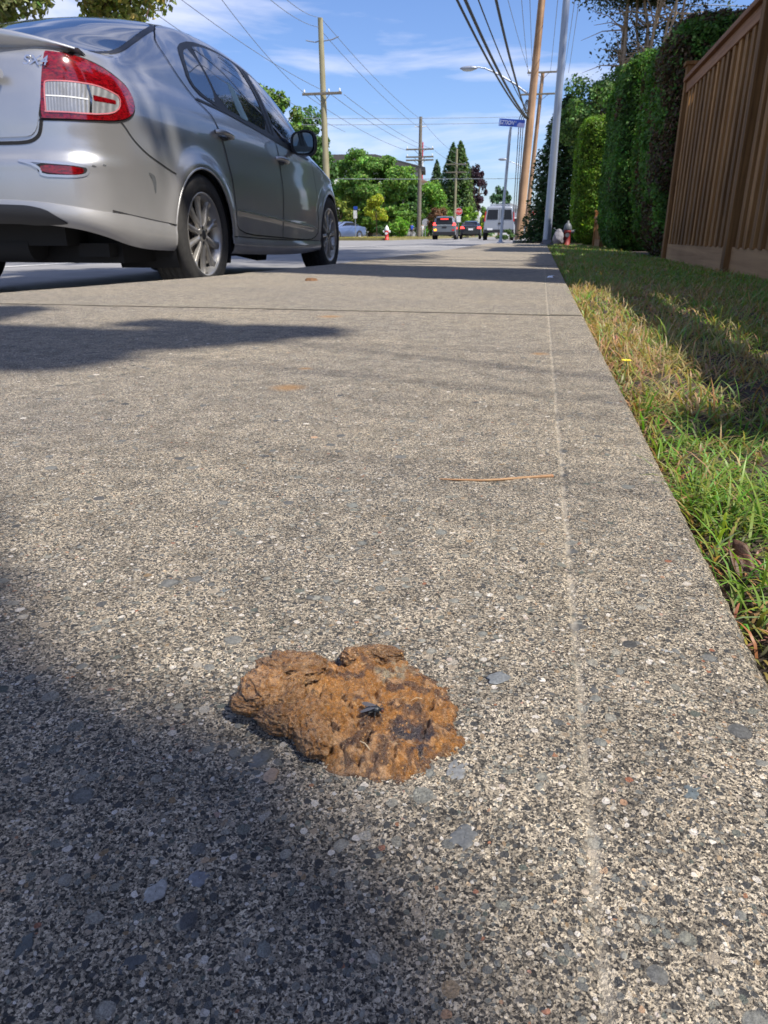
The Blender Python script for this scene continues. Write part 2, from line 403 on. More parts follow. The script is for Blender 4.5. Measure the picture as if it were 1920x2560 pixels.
# road: straight street plus the cross street beyond the walk
sheet('road', -60, 60, -40, 260, RZ, M_['asphalt'])
M_['line'] = simple('road_paint', (.62, .61, .58), .7, var=.15, sc=12)
b = MB()
for (x0, x1, y0, y1) in ((-1.3, 1.0, 19.4, 19.62), (-9.3, -1.7, 21.6, 21.9), (-5.6, -5.48, 46, 75), (-5.6, -5.48, 2, 17)):
    b.add([(x0, y0, RZ + .004), (x1, y0, RZ + .004), (x1, y1, RZ + .004), (x0, y1, RZ + .004)], [(0, 1, 2, 3)])
tag(b.build('road_markings', M_['line']), kind='structure')
# verges across the street and the block beyond the crossing
def block(name, x0, x1, y0, y1, z, mat):
    tag(sheet(name, x0, x1, y0, y1, z, mat, th=.4), kind='structure')
block('verge', -14.8, -9.7, 47, 230, .0, M_['dryverge'])
block('verge', -80, -14.8, 72, 230, .02, M_['dryverge'])
block('verge', -80, -9.9, -30, 17, .0, M_['dryverge'])
block('pavement', -.95, 1.1, 26, 230, .0, M_['curb'])
block('verge', 1.1, 60, 26, 230, .01, M_['dryverge'])

# lawn soil strip and yard to the right of the walk (drops slightly away from the concrete)
tag(sheet('verge', .12, 60, 17.2, 19.3, -.03, M_['dryverge'], th=.3), kind='structure')
def make_lawn_soil():
    xs = np.concatenate([np.linspace(XE - .004, .5, 60), np.linspace(.52, 1.3, 30), np.array([2, 4, 8, 40])])
    ys = np.concatenate([np.array([-30, -8, -3, -1]), np.linspace(-.5, 3, 220), np.linspace(3.05, 17.2, 160)])
    X, Y = np.meshgrid(xs, ys)
    Z = -.022 - .040 * np.clip((X - .15) / 1.05, 0, 1) - .018 * np.exp(-((X - .118) / .014) ** 2) + .006 * fbm(X * 14, Y * 14, 0, 4)
    return tag(npmesh('lawn_soil', np.stack([X, Y, Z], -1).reshape(-1, 3), grid_faces(*X.shape), M_['soil']), kind='structure')
make_lawn_soil()
def lawn_z(x): return -.022 - .040 * np.clip((x - .15) / 1.05, 0, 1)

# ================================================================= GRASS
def blades(name, x, y, h, w, greens, lean, label=None, mat=None, z=None, seed=1):
    """many grass blades in one mesh: x, y roots, h lengths, w widths, greens base colours"""
    g = np.random.default_rng(seed); n = len(x); K = 4
    az = g.uniform(0, 2 * np.pi, n); le = lean * g.uniform(.25, 1.3, n); bend = g.uniform(.3, 1.5, n)
    z0 = lawn_z(x) - .004 if z is None else z
    fx, fy = np.cos(az), np.sin(az); tw = az + np.pi / 2 + g.normal(0, .5, n); px, py = np.cos(tw), np.sin(tw)
    V = np.zeros((n, 2 * K + 1, 3)); C = np.zeros((n, 2 * K + 1, 3))
    cx = x.copy(); cy = y.copy(); cz = z0.copy() if hasattr(z0, 'copy') else np.full(n, z0)
    ang = le.copy()
    for k in range(K + 1):
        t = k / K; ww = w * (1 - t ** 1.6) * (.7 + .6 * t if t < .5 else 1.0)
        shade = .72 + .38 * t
        if k < K:
            for s, sg in ((0, -1), (1, 1)):
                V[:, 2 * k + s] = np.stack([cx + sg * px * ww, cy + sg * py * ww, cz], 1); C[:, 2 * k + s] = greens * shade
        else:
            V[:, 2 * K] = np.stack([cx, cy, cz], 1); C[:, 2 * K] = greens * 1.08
        st = h / K; cx = cx + fx * np.sin(ang) * st; cy = cy + fy * np.sin(ang) * st; cz = cz + np.maximum(np.cos(ang), -.15) * st
        ang = ang + bend * .32 * (1 + le)
    base = (np.arange(n) * (2 * K + 1))[:, None]
    T = []
    for k in range(K - 1):
        a = 2 * k; T += [(a, a + 1, a + 3), (a, a + 3, a + 2)]
    T.append((2 * K - 2, 2 * K - 1, 2 * K))
    F = (base[:, :, None] + np.array(T)[None]).reshape(-1, 3)
    return npmesh(name, V.reshape(-1, 3), F, mat or M_['grass'], col=C.reshape(-1, 3))
def grass_cols(x, y, g, dry=0.35):
    n = len(x); m = fbm(x * 3.2, y * 2.2, 2., 3) * .55 + g.normal(0, .33, n) + (dry - .5)
    dryk = (m > .12)
    G = np.stack([g.uniform(.14, .30, n), g.uniform(.25, .42, n), g.uniform(.04, .085, n)], 1)
    D = np.stack([g.uniform(.34, .58, n), g.uniform(.26, .42, n), g.uniform(.11, .20, n)], 1)
    return np.where(dryk[:, None], D, G)
def make_grass():
    g = np.random.default_rng(11); X = []; Y = []; H = []; W = []
    for (y0, y1, x1, dens, hh, ww, xo) in ((.12, .75, .62, 48000, .044, .00115, .117), (.75, 1.8, .95, 30000, .042, .0014, .110),
                                       (1.8, 4.0, 1.2, 14000, .045, .002, .112), (4.0, 8.0, 1.2, 6000, .045, .0034, .11), (8.0, 16.5, 1.25, 1500, .05, .0055, .11)):
        n = int(dens * (y1 - y0) * (x1 - .12)); x = g.uniform(xo, x1, n); y = g.uniform(y0, y1, n)
        keep = g.uniform(size=n) < np.clip(.75 + .8 * fbm(x * 8, y * 8, 0, 2), .12, 1) * np.clip((x - xo + .012) / .03, .25, 1)
        # bare hollow seen beside the walk
        keep &= ~(((x - .30) / .26) ** 2 + ((y - 1.02) / .055) ** 2 < 1) | (g.uniform(size=n) < .12)
        keep &= ~((np.abs(x - .128) < .016) & (y < .36)) | (g.uniform(size=n) < .15)
        x, y = x[keep], y[keep]; m = len(x)
        X.append(x); Y.append(y); H.append(hh * g.uniform(.45, 1.25, m) * (1 + .35 * fbm(x * 5, y * 5, 8., 2))); W.append(ww * g.uniform(.6, 1.3, m))
    x, y, h, w = map(np.concatenate, (X, Y, H, W))
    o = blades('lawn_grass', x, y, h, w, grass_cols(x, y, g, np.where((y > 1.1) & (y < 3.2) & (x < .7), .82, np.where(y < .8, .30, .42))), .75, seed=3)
    tag(o, 'ragged strip of green and straw coloured grass beside the walk', 'grass', kind='stuff')
    # flat dead thatch between the blades
    n = 16000; x = .118 + g.uniform(0, 1, n) ** 1.5 * .95; y = .15 + g.uniform(0, 1, n) ** 1.8 * 3.2
    c = np.stack([g.uniform(.22, .5, n), g.uniform(.15, .34, n), g.uniform(.07, .17, n)], 1)
    o = blades('dead_thatch', x, y, g.uniform(.012, .04, n), np.full(n, .0008) * (1 + y), c, 1.7, seed=5)
    tag(o, 'flat dead stalks lying on the soil under the lawn grass', 'thatch', kind='stuff')
    # sparse far grass on the verges
    for nm, (x0, x1, y0, y1), n in (('verge_grass', (-14.7, -9.8, 47.2, 75), 5000), ('verge_grass', (1.15, 6, 26.2, 48), 4000)):
        x = g.uniform(x0, x1, n); y = g.uniform(y0, y1, n)
        c = np.stack([g.uniform(.25, .42, n), g.uniform(.24, .36, n), g.uniform(.06, .12, n)], 1)
        tag(blades(nm, x, y, g.uniform(.05, .12, n), np.full(n, .02), c, .7, z=np.zeros(n), seed=9), 'thin straw coloured grass on the verge past the crossing ' + ('by the hydrant' if x0 < 0 else 'on the right'), 'grass', kind='stuff')
    # tall grass clumps and seed stalks, each a plant of its own
    for i, (gx, gy, hh, n, lab) in enumerate(((.34, 1.36, .085, 14, 'tuft of tall pale sunlit blades in the middle of the grass strip'),
                                              (.27, 1.50, .075, 8, 'small tuft of broad pale blades left of the taller tuft'),
                                              (.155, 1.02, .03, 0, ''),)):
        if n == 0: continue
        x = gx + g.normal(0, .018, n); y = gy + g.normal(0, .02, n)
        c = np.stack([g.uniform(.35, .55, n), g.uniform(.40, .50, n), g.uniform(.14, .22, n)], 1)
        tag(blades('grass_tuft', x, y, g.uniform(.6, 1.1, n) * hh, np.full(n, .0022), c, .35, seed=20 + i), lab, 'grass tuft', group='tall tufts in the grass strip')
make_grass()

# ================================================================= DUNG
def seg_dist(px, py, a, b):
    ax, ay = a; bx, by = b; dx, dy = bx - ax, by - ay
    t = np.clip(((px - ax) * dx + (py - ay) * dy) / (dx * dx + dy * dy), 0, 1)
    return np.hypot(px - ax - t * dx, py - ay - t * dy)
def poly_sd(px, py, P):
    ins = np.zeros(px.shape, bool); d = np.full(px.shape, 1e9)
    for i in range(len(P)):
        a, b = P[i], P[(i + 1) % len(P)]
        d = np.minimum(d, seg_dist(px, py, a, b))
        c = ((a[1] > py) != (b[1] > py)) & (px < (b[0] - a[0]) * (py - a[1]) / (b[1] - a[1] + 1e-12) + a[0]); ins ^= c
    return np.where(ins, d, -d)
def ph(pts, z=.003):
    return [tuple(gnd(600 + x / 2.765, 1600 + y / 2.765, z)[:2]) for x, y in pts]
def dung_mat():
    t = NT('dried_dung'); a = t.n('ShaderNodeVertexColor'); a.layer_name = 'Col'
    n1 = t.noise(700, 5, .75); n2 = t.noise(1900, 3, .7); fib = t.noise(260, 4, .7, t.mapv((1, 3.5, 1)), 1.5); bits = t.vor(800)
    sp = t.n('ShaderNodeSeparateColor'); t.l(bits.outputs['Color'], sp.inputs[0])
    c = t.mix(1.0, a.outputs[0], t.ramp(n1.outputs[0], [(.34, .50), (.5, 1.), (.68, 1.55)]), 'MULTIPLY')
    k = t.math('MULTIPLY', t.math('GREATER_THAN', sp.outputs[0], .82), t.ramp(bits.outputs['Distance'], [(.2, .8), (.38, 0.)]))
    c = t.mix(k, c, (.50, .27, .09))
    k2 = t.ramp(fib.outputs[0], [(.60, 0.), (.66, .6)]); c = t.mix(k2, c, (.52, .36, .20))
    t.set(col=c, rough=t.ramp(n2.outputs[0], [(.38, .10), (.62, .45)]), spec=.9)
    h = t.math('ADD', t.math('MULTIPLY', n1.outputs[0], .7), t.math('ADD', t.math('MULTIPLY', n2.outputs[0], .25), t.math('MULTIPLY', fib.outputs[0], .35)))
    t.bump(h, .0015, 1.0); return t.m
def make_dung():
    outline = ph([(440, 545), (405, 470), (390, 400), (385, 320), (330, 262), (258, 240), (265, 150), (340, 100), (430, 108), (530, 125), (600, 108), (660, 122), (705, 168), (688, 118), (750, 58), (850, 70), (870, 40), (940, 60), (1000, 52), (1010, 95), (965, 140),
                  (1030, 80), (1090, 90), (1140, 85), (1175, 135), (1230, 165), (1290, 215), (1350, 240), (1370, 290), (1440, 300), (1440, 360), (1480, 400), (1530, 440), (1500, 480), (1500, 560), (1525, 620), (1590, 630),
                  (1560, 705), (1450, 770), (1380, 785), (1320, 850), (1270, 895), (1220, 910), (1150, 935), (1090, 975), (1035, 920), (940, 935), (860, 915), (760, 912), (640, 890), (580, 835), (570, 750), (520, 700), (470, 620)])
    cx = np.linspace(-.112, .004, 340); cy = np.linspace(.175, .285, 320)
    X, Y = np.meshgrid(cx, cy)
    wx = X + .0016 * fbm(X * 380, Y * 380, 0, 3); wy = Y + .0016 * fbm(X * 380 + 40, Y * 380, 0, 3)
    sd = poly_sd(wx, wy, outline)
    # image-like coordinates so that features can be placed
    th = np.interp(X, [-.10, -.075, -.045, -.015, 0], [.0056, .0052, .0036, .0026, .0020]) * np.interp(Y, [.185, .215, .25], [.6, .9, 1])
    crust = poly_sd(X, Y, ph([(900, 200), (1000, 60), (1150, 80), (1370, 260), (1440, 340), (1250, 220), (1050, 235)])); th = np.where(crust > 0, .0015, th)
    edge = np.clip(1 - np.exp(-np.maximum(sd, 0) / .0030), 0, 1)
    H = th * edge
    H += edge * (.0014 * fbm(X * 75, Y * 75, 1., 3) + .0015 * (1 - np.abs(fbm(X * 120, Y * 170, 2., 2)) * 2) + .0010 * fbm(X * 500, Y * 500, 5., 3) + .0005 * fbm(X * 1400, Y * 1400, 6., 2))
    for pts, dep, w in (([(1345, 330), (1310, 430)], .0035, .0011), ([(1290, 500), (1285, 560), (1262, 620)], .003, .001), ([(1245, 720), (1215, 880)], .0028, .001),
                        ([(900, 570), (880, 650), (840, 735)], .004, .0013), ([(815, 790), (805, 880)], .004, .001), ([(1380, 585), (1440, 620), (1500, 670)], .003, .0011),
                        ([(700, 365), (745, 410), (755, 480), (825, 550)], .0035, .0012), ([(930, 420), (940, 310), (1000, 260)], .003, .0013), ([(1085, 880), (1110, 935)], .004, .0018),
                        ([(430, 230), (470, 150), (500, 240)], .004, .0015), ([(300, 300), (420, 200)], .005, .0018), ([(440, 560), (560, 520), (640, 570)], .003, .0012), ([(655, 170), (660, 235)], .003, .001),
                        ([(470, 430), (560, 330)], .003, .001), ([(560, 640), (660, 590)], .003, .001), ([(1060, 700), (1040, 850)], .0025, .001), ([(700, 700), (690, 860)], .0022, .001)):
        P = ph(pts, .006); d = np.full(X.shape, 1e9); wob = .0011 * fbm(X * 420, Y * 420, 9., 3)
        for i in range(len(P) - 1): d = np.minimum(d, seg_dist(X + wob, Y + wob, P[i], P[i + 1]))
        H -= dep * 1.0 * np.clip(sd / .006, .25, 1) * np.exp(-(d / (w * .7)) ** 2) * edge
        H += .0009 * np.exp(-((d - 2.0 * w) / w) ** 2) * edge
    for (px, py, hh, r) in ((560, 240, .003, .008), (980, 330, .0014, .009), (620, 430, .0022, .009), (1150, 330, .002, .011), (760, 700, .0022, .010), (1000, 730, .002, .009), (350, 160, .003, .007), (850, 110, .004, .006), (960, 90, .003, .004), (1420, 640, .0016, .006), (1180, 620, .0018, .009)):
        c = ph([(px, py)], .006)[0]; H += hh * np.exp(-(((X - c[0]) ** 2 + (Y - c[1]) ** 2) / r ** 2)) * edge
    qx = X + .006 * fbm(X * 45, Y * 45, 50., 2); qy = Y + .006 * fbm(X * 45, Y * 45, 60., 2)
    rdg = np.clip(1 - np.abs(pnoise(qx * 95, qy * 120, 71.)) * 2.2, 0, 1) ** 2; rd2 = np.clip(1 - np.abs(pnoise(qx * 210, qy * 230, 75.)) * 2.2, 0, 1) ** 2
    H += edge * (.0019 * rdg + .0008 * rd2 - .0006)
    H = np.where(sd > 0, np.maximum(H * .70, .0006), -.002)
    # colours
    ochre = np.array([.225, .094, .016]); tan = np.array([.37, .215, .105]); dark = np.array([.055, .024, .012]); wet = np.array([.020, .014, .020]); gold = np.array([.27, .12, .022]); stone = np.array([.22, .19, .13])
    m = lambda c, k: C * (1 - k[..., None]) + c * k[..., None]
    sm = lambda v, a, b: np.clip((v - a) / (b - a), 0, 1)
    C = np.broadcast_to(ochre, X.shape + (3,)).copy()
    def blob(pts, soft=.003):
        return sm(poly_sd(X + .003 * fbm(X * 200, Y * 200, 3., 3), Y + .003 * fbm(X * 200, Y * 200, 13., 3), ph(pts, .006)), -soft, soft)
    C = m(tan, blob([(450, 560), (640, 570), (1050, 600), (1060, 880), (960, 920), (700, 880), (570, 720)]) * sm(fbm(X * 160, Y * 160, 4., 3), -.5, .35))
    C = m(tan, blob([(430, 220), (560, 280), (560, 400), (330, 470), (330, 300)]) * .75)
    C = m(dark, sm(fbm(X * 130, Y * 130, 21., 4), -.05, .25) * .85); C = m(tan, sm(fbm(X * 150, Y * 150, 91., 4), .28, .5) * .7)
    C = m(gold, blob([(520, 260), (720, 300), (800, 520), (560, 560), (500, 420)]) * .5)
    C = m(gold, blob([(1340, 600), (1520, 620), (1540, 740), (1380, 770)]) * .5)
    C = m(wet, blob([(1050, 540), (1290, 560), (1380, 640), (1340, 790), (1220, 850), (1180, 700), (1040, 690)], .004) * sm(fbm(X * 230, Y * 230, 31., 3), -.25, .08))
    C = m(wet, blob([(980, 530), (1300, 560), (1280, 640), (1050, 600)], .002) * sm(fbm(X * 200, Y * 420, 33., 3), -.45, -.05))
    C = m(wet, blob([(1120, 430), (1250, 430), (1240, 480), (1130, 490)], .002) * .8)
    C = m(stone, blob([(930, 190), (1060, 80), (1200, 120), (1180, 190), (1050, 240), (950, 240)], .002) * sm(fbm(X * 300, Y * 300, 35., 3), -.3, .3) * .9)
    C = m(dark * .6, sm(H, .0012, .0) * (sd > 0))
    keepv = sd > -.0006; V = np.stack([X, Y, H], -1).reshape(-1, 3); F = grid_faces(*X.shape)
    F = F[keepv.ravel()[F].all(1)]; used = np.unique(F); mp_ = np.full(len(V), -1); mp_[used] = np.arange(len(used))
    mat = dung_mat()
    root = empty('dung_pat', tuple(gnd(960, 1790)), label='flattened dry brown dung pat with cracks and dark patches on the concrete', cat='dung')
    root.location = (0, 0, 0)
    npmesh('flattened_mass', V[used], mp_[F], mat, root, col=C.reshape(-1, 3)[used])
    # raised lumps at the left end that cast the shadow
    def lump(cpx, r, z, rot, seed, tone, squash=1.0, hang=0.0):
        n, k = 96, 72; u = np.linspace(0, 2 * np.pi, n, endpoint=False); v = np.linspace(.02, np.pi - .02, k)
        U, Vv = np.meshgrid(u, v); sx, sy, sz = np.sin(Vv) * np.cos(U), np.sin(Vv) * np.sin(U), np.cos(Vv)
        q = 1 + .20 * fbm(sx * 1.8 + seed, sy * 1.8, sz * 1.8, 3) + .16 * np.clip(1 - np.abs(pnoise(sx * 2.6 + seed * 3, sy * 2.6, sz * 2.6)) * 2.4, 0, 1) ** 2 + .10 * (1 - 2 * np.abs(fbm(sx * 4 + seed, sy * 4, sz * 4, 2))) + .05 * fbm(sx * 12, sy * 12 + seed, sz * 12, 3)
        a, b, c = r; x, y, zz = sx * a * q, sy * b * q, np.sign(sz) * np.abs(sz) ** .8 * c * q
        cr, sr = math.cos(rot), math.sin(rot); C0 = gnd(600 + cpx[0] / 2.765, 1600 + cpx[1] / 2.765, z)
        P = np.stack([C0.x + x * cr - y * sr, C0.y + x * sr + y * cr, np.maximum((z + zz) * .82, -.0005)], -1)
        kk = np.clip(.5 + 1.1 * fbm(sx * 3 + seed, sy * 3, sz * 3, 3), 0, 1)[..., None]; dk = np.clip(-1.2 + 3.4 * fbm(sx * 5 + seed, sy * 5, sz * 5 + 9, 3), 0, 1)[..., None]
        Cc = (tan * kk * .85 + ochre * (1 - kk * .85)) * tone * .88 * (1 - dk) + dark * dk
        npmesh('lump', P.reshape(-1, 3), grid_faces(k, n, True), mat, root, col=Cc.reshape(-1, 3))
    lump((165, 300), (.0085, .0100, .0050), .0105, .5, 1.0, 1.15)
    lump((125, 420), (.0095, .0048, .0042), .0080, .1, 2.0, .95)
    lump((205, 385), (.0045, .0075, .0045), .0085, .2, 6.0, 1.15)
    lump((330, 385), (.0052, .0085, .0048), .0080, -.2, 3.0, .85)
    lump((350, 275), (.0028, .0065, .0032), .0100, -.6, 3.5, .95)
    lump((275, 525), (.0085, .0052, .0048), .0070, -.1, 4.0, .80)
    lump((375, 540), (.0036, .0060, .0045), .0070, .2, 5.0, 1.25)
    lump((355, 170), (.0120, .0085, .0050), .0085, .2, 7.0, .72)
    lump((500, 620), (.0060, .0110, .0045), .0055, .5, 8.0, 1.15)
    lump((455, 480), (.0060, .0080, .0045), .0060, .1, 8.6, 1.0)
    lump((960, 90), (.0085, .0045, .0040), .0040, .15, 9.0, .62)
    lump((800, 105), (.0060, .0045, .0040), .0045, .3, 9.4, .8)
    # loose pale hairs and straw
    stw = simple('pale_straw', (.55, .45, .3), .6, var=.1)
    for (p, q, r_) in (((0, 385), (60, 350), .00012), ((225, 400), (262, 415), .00012), ((255, 440), (275, 425), .0001), ((1180, 420), (1260, 405), .00010), ((900, 760), (830, 700), .00018), ((440, 480), (475, 500), .0001)):
        A = gnd(600 + p[0] / 2.765, 1600 + p[1] / 2.765, .0065); B = gnd(600 + q[0] / 2.765, 1600 + q[1] / 2.765, .0075); b = MB(); b.tube([A, (A + B) / 2 + Vector((0, 0, .001)), B], r_, 5); b.build('straw', stw, root)
    
    return V, H, cx, cy
_V, DH, dcx, dcy = make_dung()
def dung_h(p):
    i = int(np.clip(np.searchsorted(dcy, p[1]), 0, len(dcy) - 1)); j = int(np.clip(np.searchsorted(dcx, p[0]), 0, len(dcx) - 1)); return float(DH[max(0, i - 3):i + 4, max(0, j - 3):j + 4].max())

# ================================================================= FLY
def make_fly():
    p = gnd(600 + 925 / 2.765, 1600 + 475 / 2.765, .0065); h = dung_h(p)
    root = empty('fly', (p.x, p.y, h), YAW - .12, 'dark grey fly resting on the dung pat with wings folded back', 'fly')
    dk = simple('fly_body', (.018, .022, .028), .28, .25, var=.5, sc=2500, bump=.0001, bsc=4000)
    b = MB(); b.ell((.0008, 0, .0021), (.0018, .00145, .00135), 20, 14); b.ell((-.0014, 0, .0018), (.0021, .00135, .0012), 20, 14)
    b.tube([(.002, 0, .0021), (.0026, 0, .0019)], .0005, 8); b.build('body', dk, root)
    b = MB(); b.ell((.0031, 0, .0019), (.0008, .0011, .0009), 16, 10); b.build('head', dk, root)
    for s in (-1, 1):
        b = MB(); b.ell((.0033, s * .0007, .0021), (.0006, .0005, .0007), 12, 8); b.build('eye', simple('fly_eye', (.10, .035, .02), .25, var=.2, sc=3000), root)
    t = NT('fly_wing'); 
    t.set(col=(.09, .09, .10), rough=.25, alpha=.7, spec=.6)
    for s in (-1, 1):
        n = 18; rim = []
        for i in range(n):
            th = 2 * math.pi * i / n; x = -.0027 + .0029 * math.cos(th); y = .00115 * math.sin(th) * (1 + .35 * -math.cos(th))
            a = s * .30; rim.append((x * math.cos(a) - y * math.sin(a) + .0006, s * .0008 + abs(x) * math.sin(.30) * s + y, .0033 - .16 * abs(x) + .06 * abs(y)))
        b = MB(); b.add(rim + [(r_[0], r_[1], r_[2] + .00004) for r_ in rim], [tuple(range(n)), tuple(range(n, 2 * n))[::-1]] + [(i, (i + 1) % n, n + (i + 1) % n, n + i) for i in range(n)])
        for e in (.2, .5, .8): b.tube([rim[0], rim[int(n * (.5 + (e - .5) * .4))]], .00004, 4)
        b.build('wing', t.m, root)
    for s in (-1, 1):
        for (x0, x1) in ((.0018, .0034), (.0008, .0008), (-.0002, -.0022)):
            b = MB(); b.tube([(x0, s * .001, .0016), ((x0 + x1) / 2, s * .0025, .0024), (x1, s * .0036, .0009), (x1 * 1.15, s * .0042, -.0001)], [.00022, .0002, .00013, .0001], 6); b.build('leg', dk, root)
make_fly()

# ================================================================= SMALL THINGS ON THE WALK AND LAWN
def make_twig():
    pts = [(1098, 1197), (1130, 1199), (1165, 1200), (1205, 1201), (1250, 1199), (1300, 1195), (1345, 1192), (1378, 1190)]
    P = [gnd(x, y, .0022 + .0004 * math.sin(i * 2.2)) for i, (x, y) in enumerate(pts)]
    root = empty('twig', tuple(P[4]), label='thin pale brown twig lying across the tooled line of the walk', cat='twig'); o = Vector(P[4])
    b = MB(); b.tube([p - o for p in P], [.0004, .0007, .0009, .0009, .0010, .0011, .0012, .0014], 8)
    b.build('stem', wood('twig_bark', (.34, .17, .08), (.62, .42, .24), 0, 8, .6, .0002), root)
    b = MB(); b.ell(P[-1] - o, (.0019, .0016, .0015), 10, 8); b.build('knob', simple('twig_end', (.40, .20, .10), .7, sc=900), root)
make_twig()

def scrap(name, px, py, r, h, mat, label, cat, seed, flat=True):
    c = gnd(px, py); n = 22; vs = []; rs = np.random.default_rng(seed)
    q = 1 + .35 * rs.normal(size=n) * .6
    vs = [(c.x + r * q[i] * math.cos(6.283 * i / n), c.y + r * q[i] * math.sin(6.283 * i / n), .0012) for i in range(n)]
    top = [(c.x + .7 * r * q[i] * math.cos(6.283 * i / n), c.y + .7 * r * q[i] * math.sin(6.283 * i / n), .001 + h * (.6 + .4 * rs.uniform())) for i in range(n)]
    b = MB(); b.add(vs + top + [(c.x, c.y, .001 + h)], [(i, (i + 1) % n, n + (i + 1) % n, n + i) for i in range(n)] + [(n + i, n + (i + 1) % n, 2 * n) for i in range(n)], 0, True)
    return tag(b.build(name, mat), label, cat)
scrap('crumpled_leaf', 778, 703, .022, .012, simple('brown_leaf', (.14, .07, .03), .8, sc=80), 'small dark brown curled leaf on the sunlit walk before the car', 'leaf', 4)
scrap('foil_scrap', 1378, 694, .016, .008, simple('foil', (.7, .72, .75), .2, .8), 'small shiny white scrap near the grass edge in the shade', 'litter', 5)

def make_pebble(px, py, r, col, label, seed, asp=1.35, cat='pebble'):
    c = gnd(px, py); n, k = 26, 14; rs = np.random.default_rng(seed); a0 = rs.uniform(0, 3.1)
    U, Vv = np.meshgrid(np.linspace(0, 2 * np.pi, n, endpoint=False), np.linspace(.05, np.pi - .05, k))
    sx, sy, sz = np.sin(Vv) * np.cos(U), np.sin(Vv) * np.sin(U), np.cos(Vv); q = 1 + .42 * fbm(sx + seed, sy, sz, 2)
    x, y = sx * r * q * asp ** .5, sy * r * q / asp ** .5; x, y = x * math.cos(a0) - y * math.sin(a0), x * math.sin(a0) + y * math.cos(a0)
    o = npmesh('pebble', np.stack([c.x + x, c.y + y, .0006 + sz * r * .13 * q], -1).reshape(-1, 3), grid_faces(k, n, True), simple('pebble_' + str(seed), col, .6, var=.35, sc=700, bump=.0003, bsc=900))
    return tag(o, label, cat, group='larger pebbles set in the concrete')
for i, (px, py, r, c, l) in enumerate([(655, 1900, .0042, (.10, .105, .105), 'flat dark grey oval pebble below left of the dung pat'), (678, 1942, .0028, (.33, .24, .17), 'tan pebble just below the dark oval one left of the dung pat'),
        (1142, 1928, .0042, (.15, .155, .16), 'angular grey pebble below right of the dung pat'), (1400, 2340, .0040, (.34, .30, .20), 'rounded yellowish pebble near the bottom, right of centre'),
        (1665, 1630, .0022, (.24, .245, .245), 'pale grey pebble right of the tooled line'), (1720, 2130, .0028, (.42, .38, .30), 'pale cream pebble in the lower right of the walk'),
        (560, 1480, .0050, (.10, .12, .13), 'dark grey flat pebble above left of the dung pat'), (1160, 2100, .0045, (.10, .105, .11), 'dark angular pebble below the dung pat in sunlight'),
        (390, 2235, .0032, (.27, .27, .26), 'whitish pebble in the shadow at lower left'), (57, 2370, .0030, (.07, .08, .08), 'dark grey triangular pebble at the bottom left corner'),
        (340, 2400, .0036, (.055, .06, .065), 'large dark slate pebble in the shade at the bottom'), (1245, 1698, .0040, (.13, .14, .15), 'grey pebble just right of the dung pat'), (500, 2200, .0030, (.14, .15, .17), 'grey pebble in the edge of the shadow'),
        (1730, 1985, .0038, (.09, .11, .12), 'slate pebble in the right border of the walk'), (935, 2135, .0028, (.04, .043, .05), 'nearly black pebble below the dung pat'), (1310, 2270, .0034, (.06, .07, .08), 'dark pebble by the lower end of the tooled line')]):
    make_pebble(px, py, r, c, l, 60 + i)

def make_fallen_leaf():
    c = gnd(1850, 1482, -.04)
    root = empty('fallen_leaf', tuple(c), YAW, 'curled dark brown dead leaf leaning on the edge of the walk under the grass', 'leaf')
    n, k = 20, 10; vs = []
    for i in range(n):
        u = i / (n - 1)
        for j in range(k):
            v = j / (k - 1) * 2 - 1; w = .008 * math.sin(math.pi * min(u * 1.03 + .02, 1)) ** .7
            vs.append((v * w * .9 - .004 + .003 * u, .012 - .030 * u + .003 * v * v, .020 - .016 * u + .010 * v * v + .0015 * math.sin(9 * v + 5 * u) + .004 * math.sin(u * 6)))
    b = MB(); b.add(vs, [(i * k + j, i * k + j + 1, (i + 1) * k + j + 1, (i + 1) * k + j) for i in range(n - 1) for j in range(k - 1)], 0, True)
    o = b.build('blade', simple('dead_leaf', (.085, .042, .022), .55, sc=140, var=.45, bump=.0006, bsc=500), root); s = o.modifiers.new('s', 'SOLIDIFY'); s.thickness = .0004
    b = MB(); b.tube([(-.003, .016, .021), (-.002, -.002, .012), (0, -.02, .004)], [.0009, .0006, .0003], 6); b.build('midrib', simple('leaf_rib', (.3, .17, .08), .6), root)
make_fallen_leaf()
def make_flower():
    c = gnd(1540, 922, .0); c.x += .012
    root = empty('yellow_flower', tuple(c), label='tiny yellow flower at the edge of the walk in the grass', cat='flower')
    b = MB()
    for i in range(9):
        a = i * .698; b.ell((.004 * math.cos(a), .004 * math.sin(a), .012), (.0032, .0016, .001), 8, 6, rot=Matrix.Rotation(a, 3, 'Z'))
    b.build('petals', simple('yellow_petal', (.72, .56, .03), .5, var=.1, sc=200), root)
    b = MB(); b.tube([(0, 0, -.03), (.001, 0, .011)], .0006, 6); b.build('stem', simple('green_stem', (.1, .2, .04), .6), root)
make_flower()
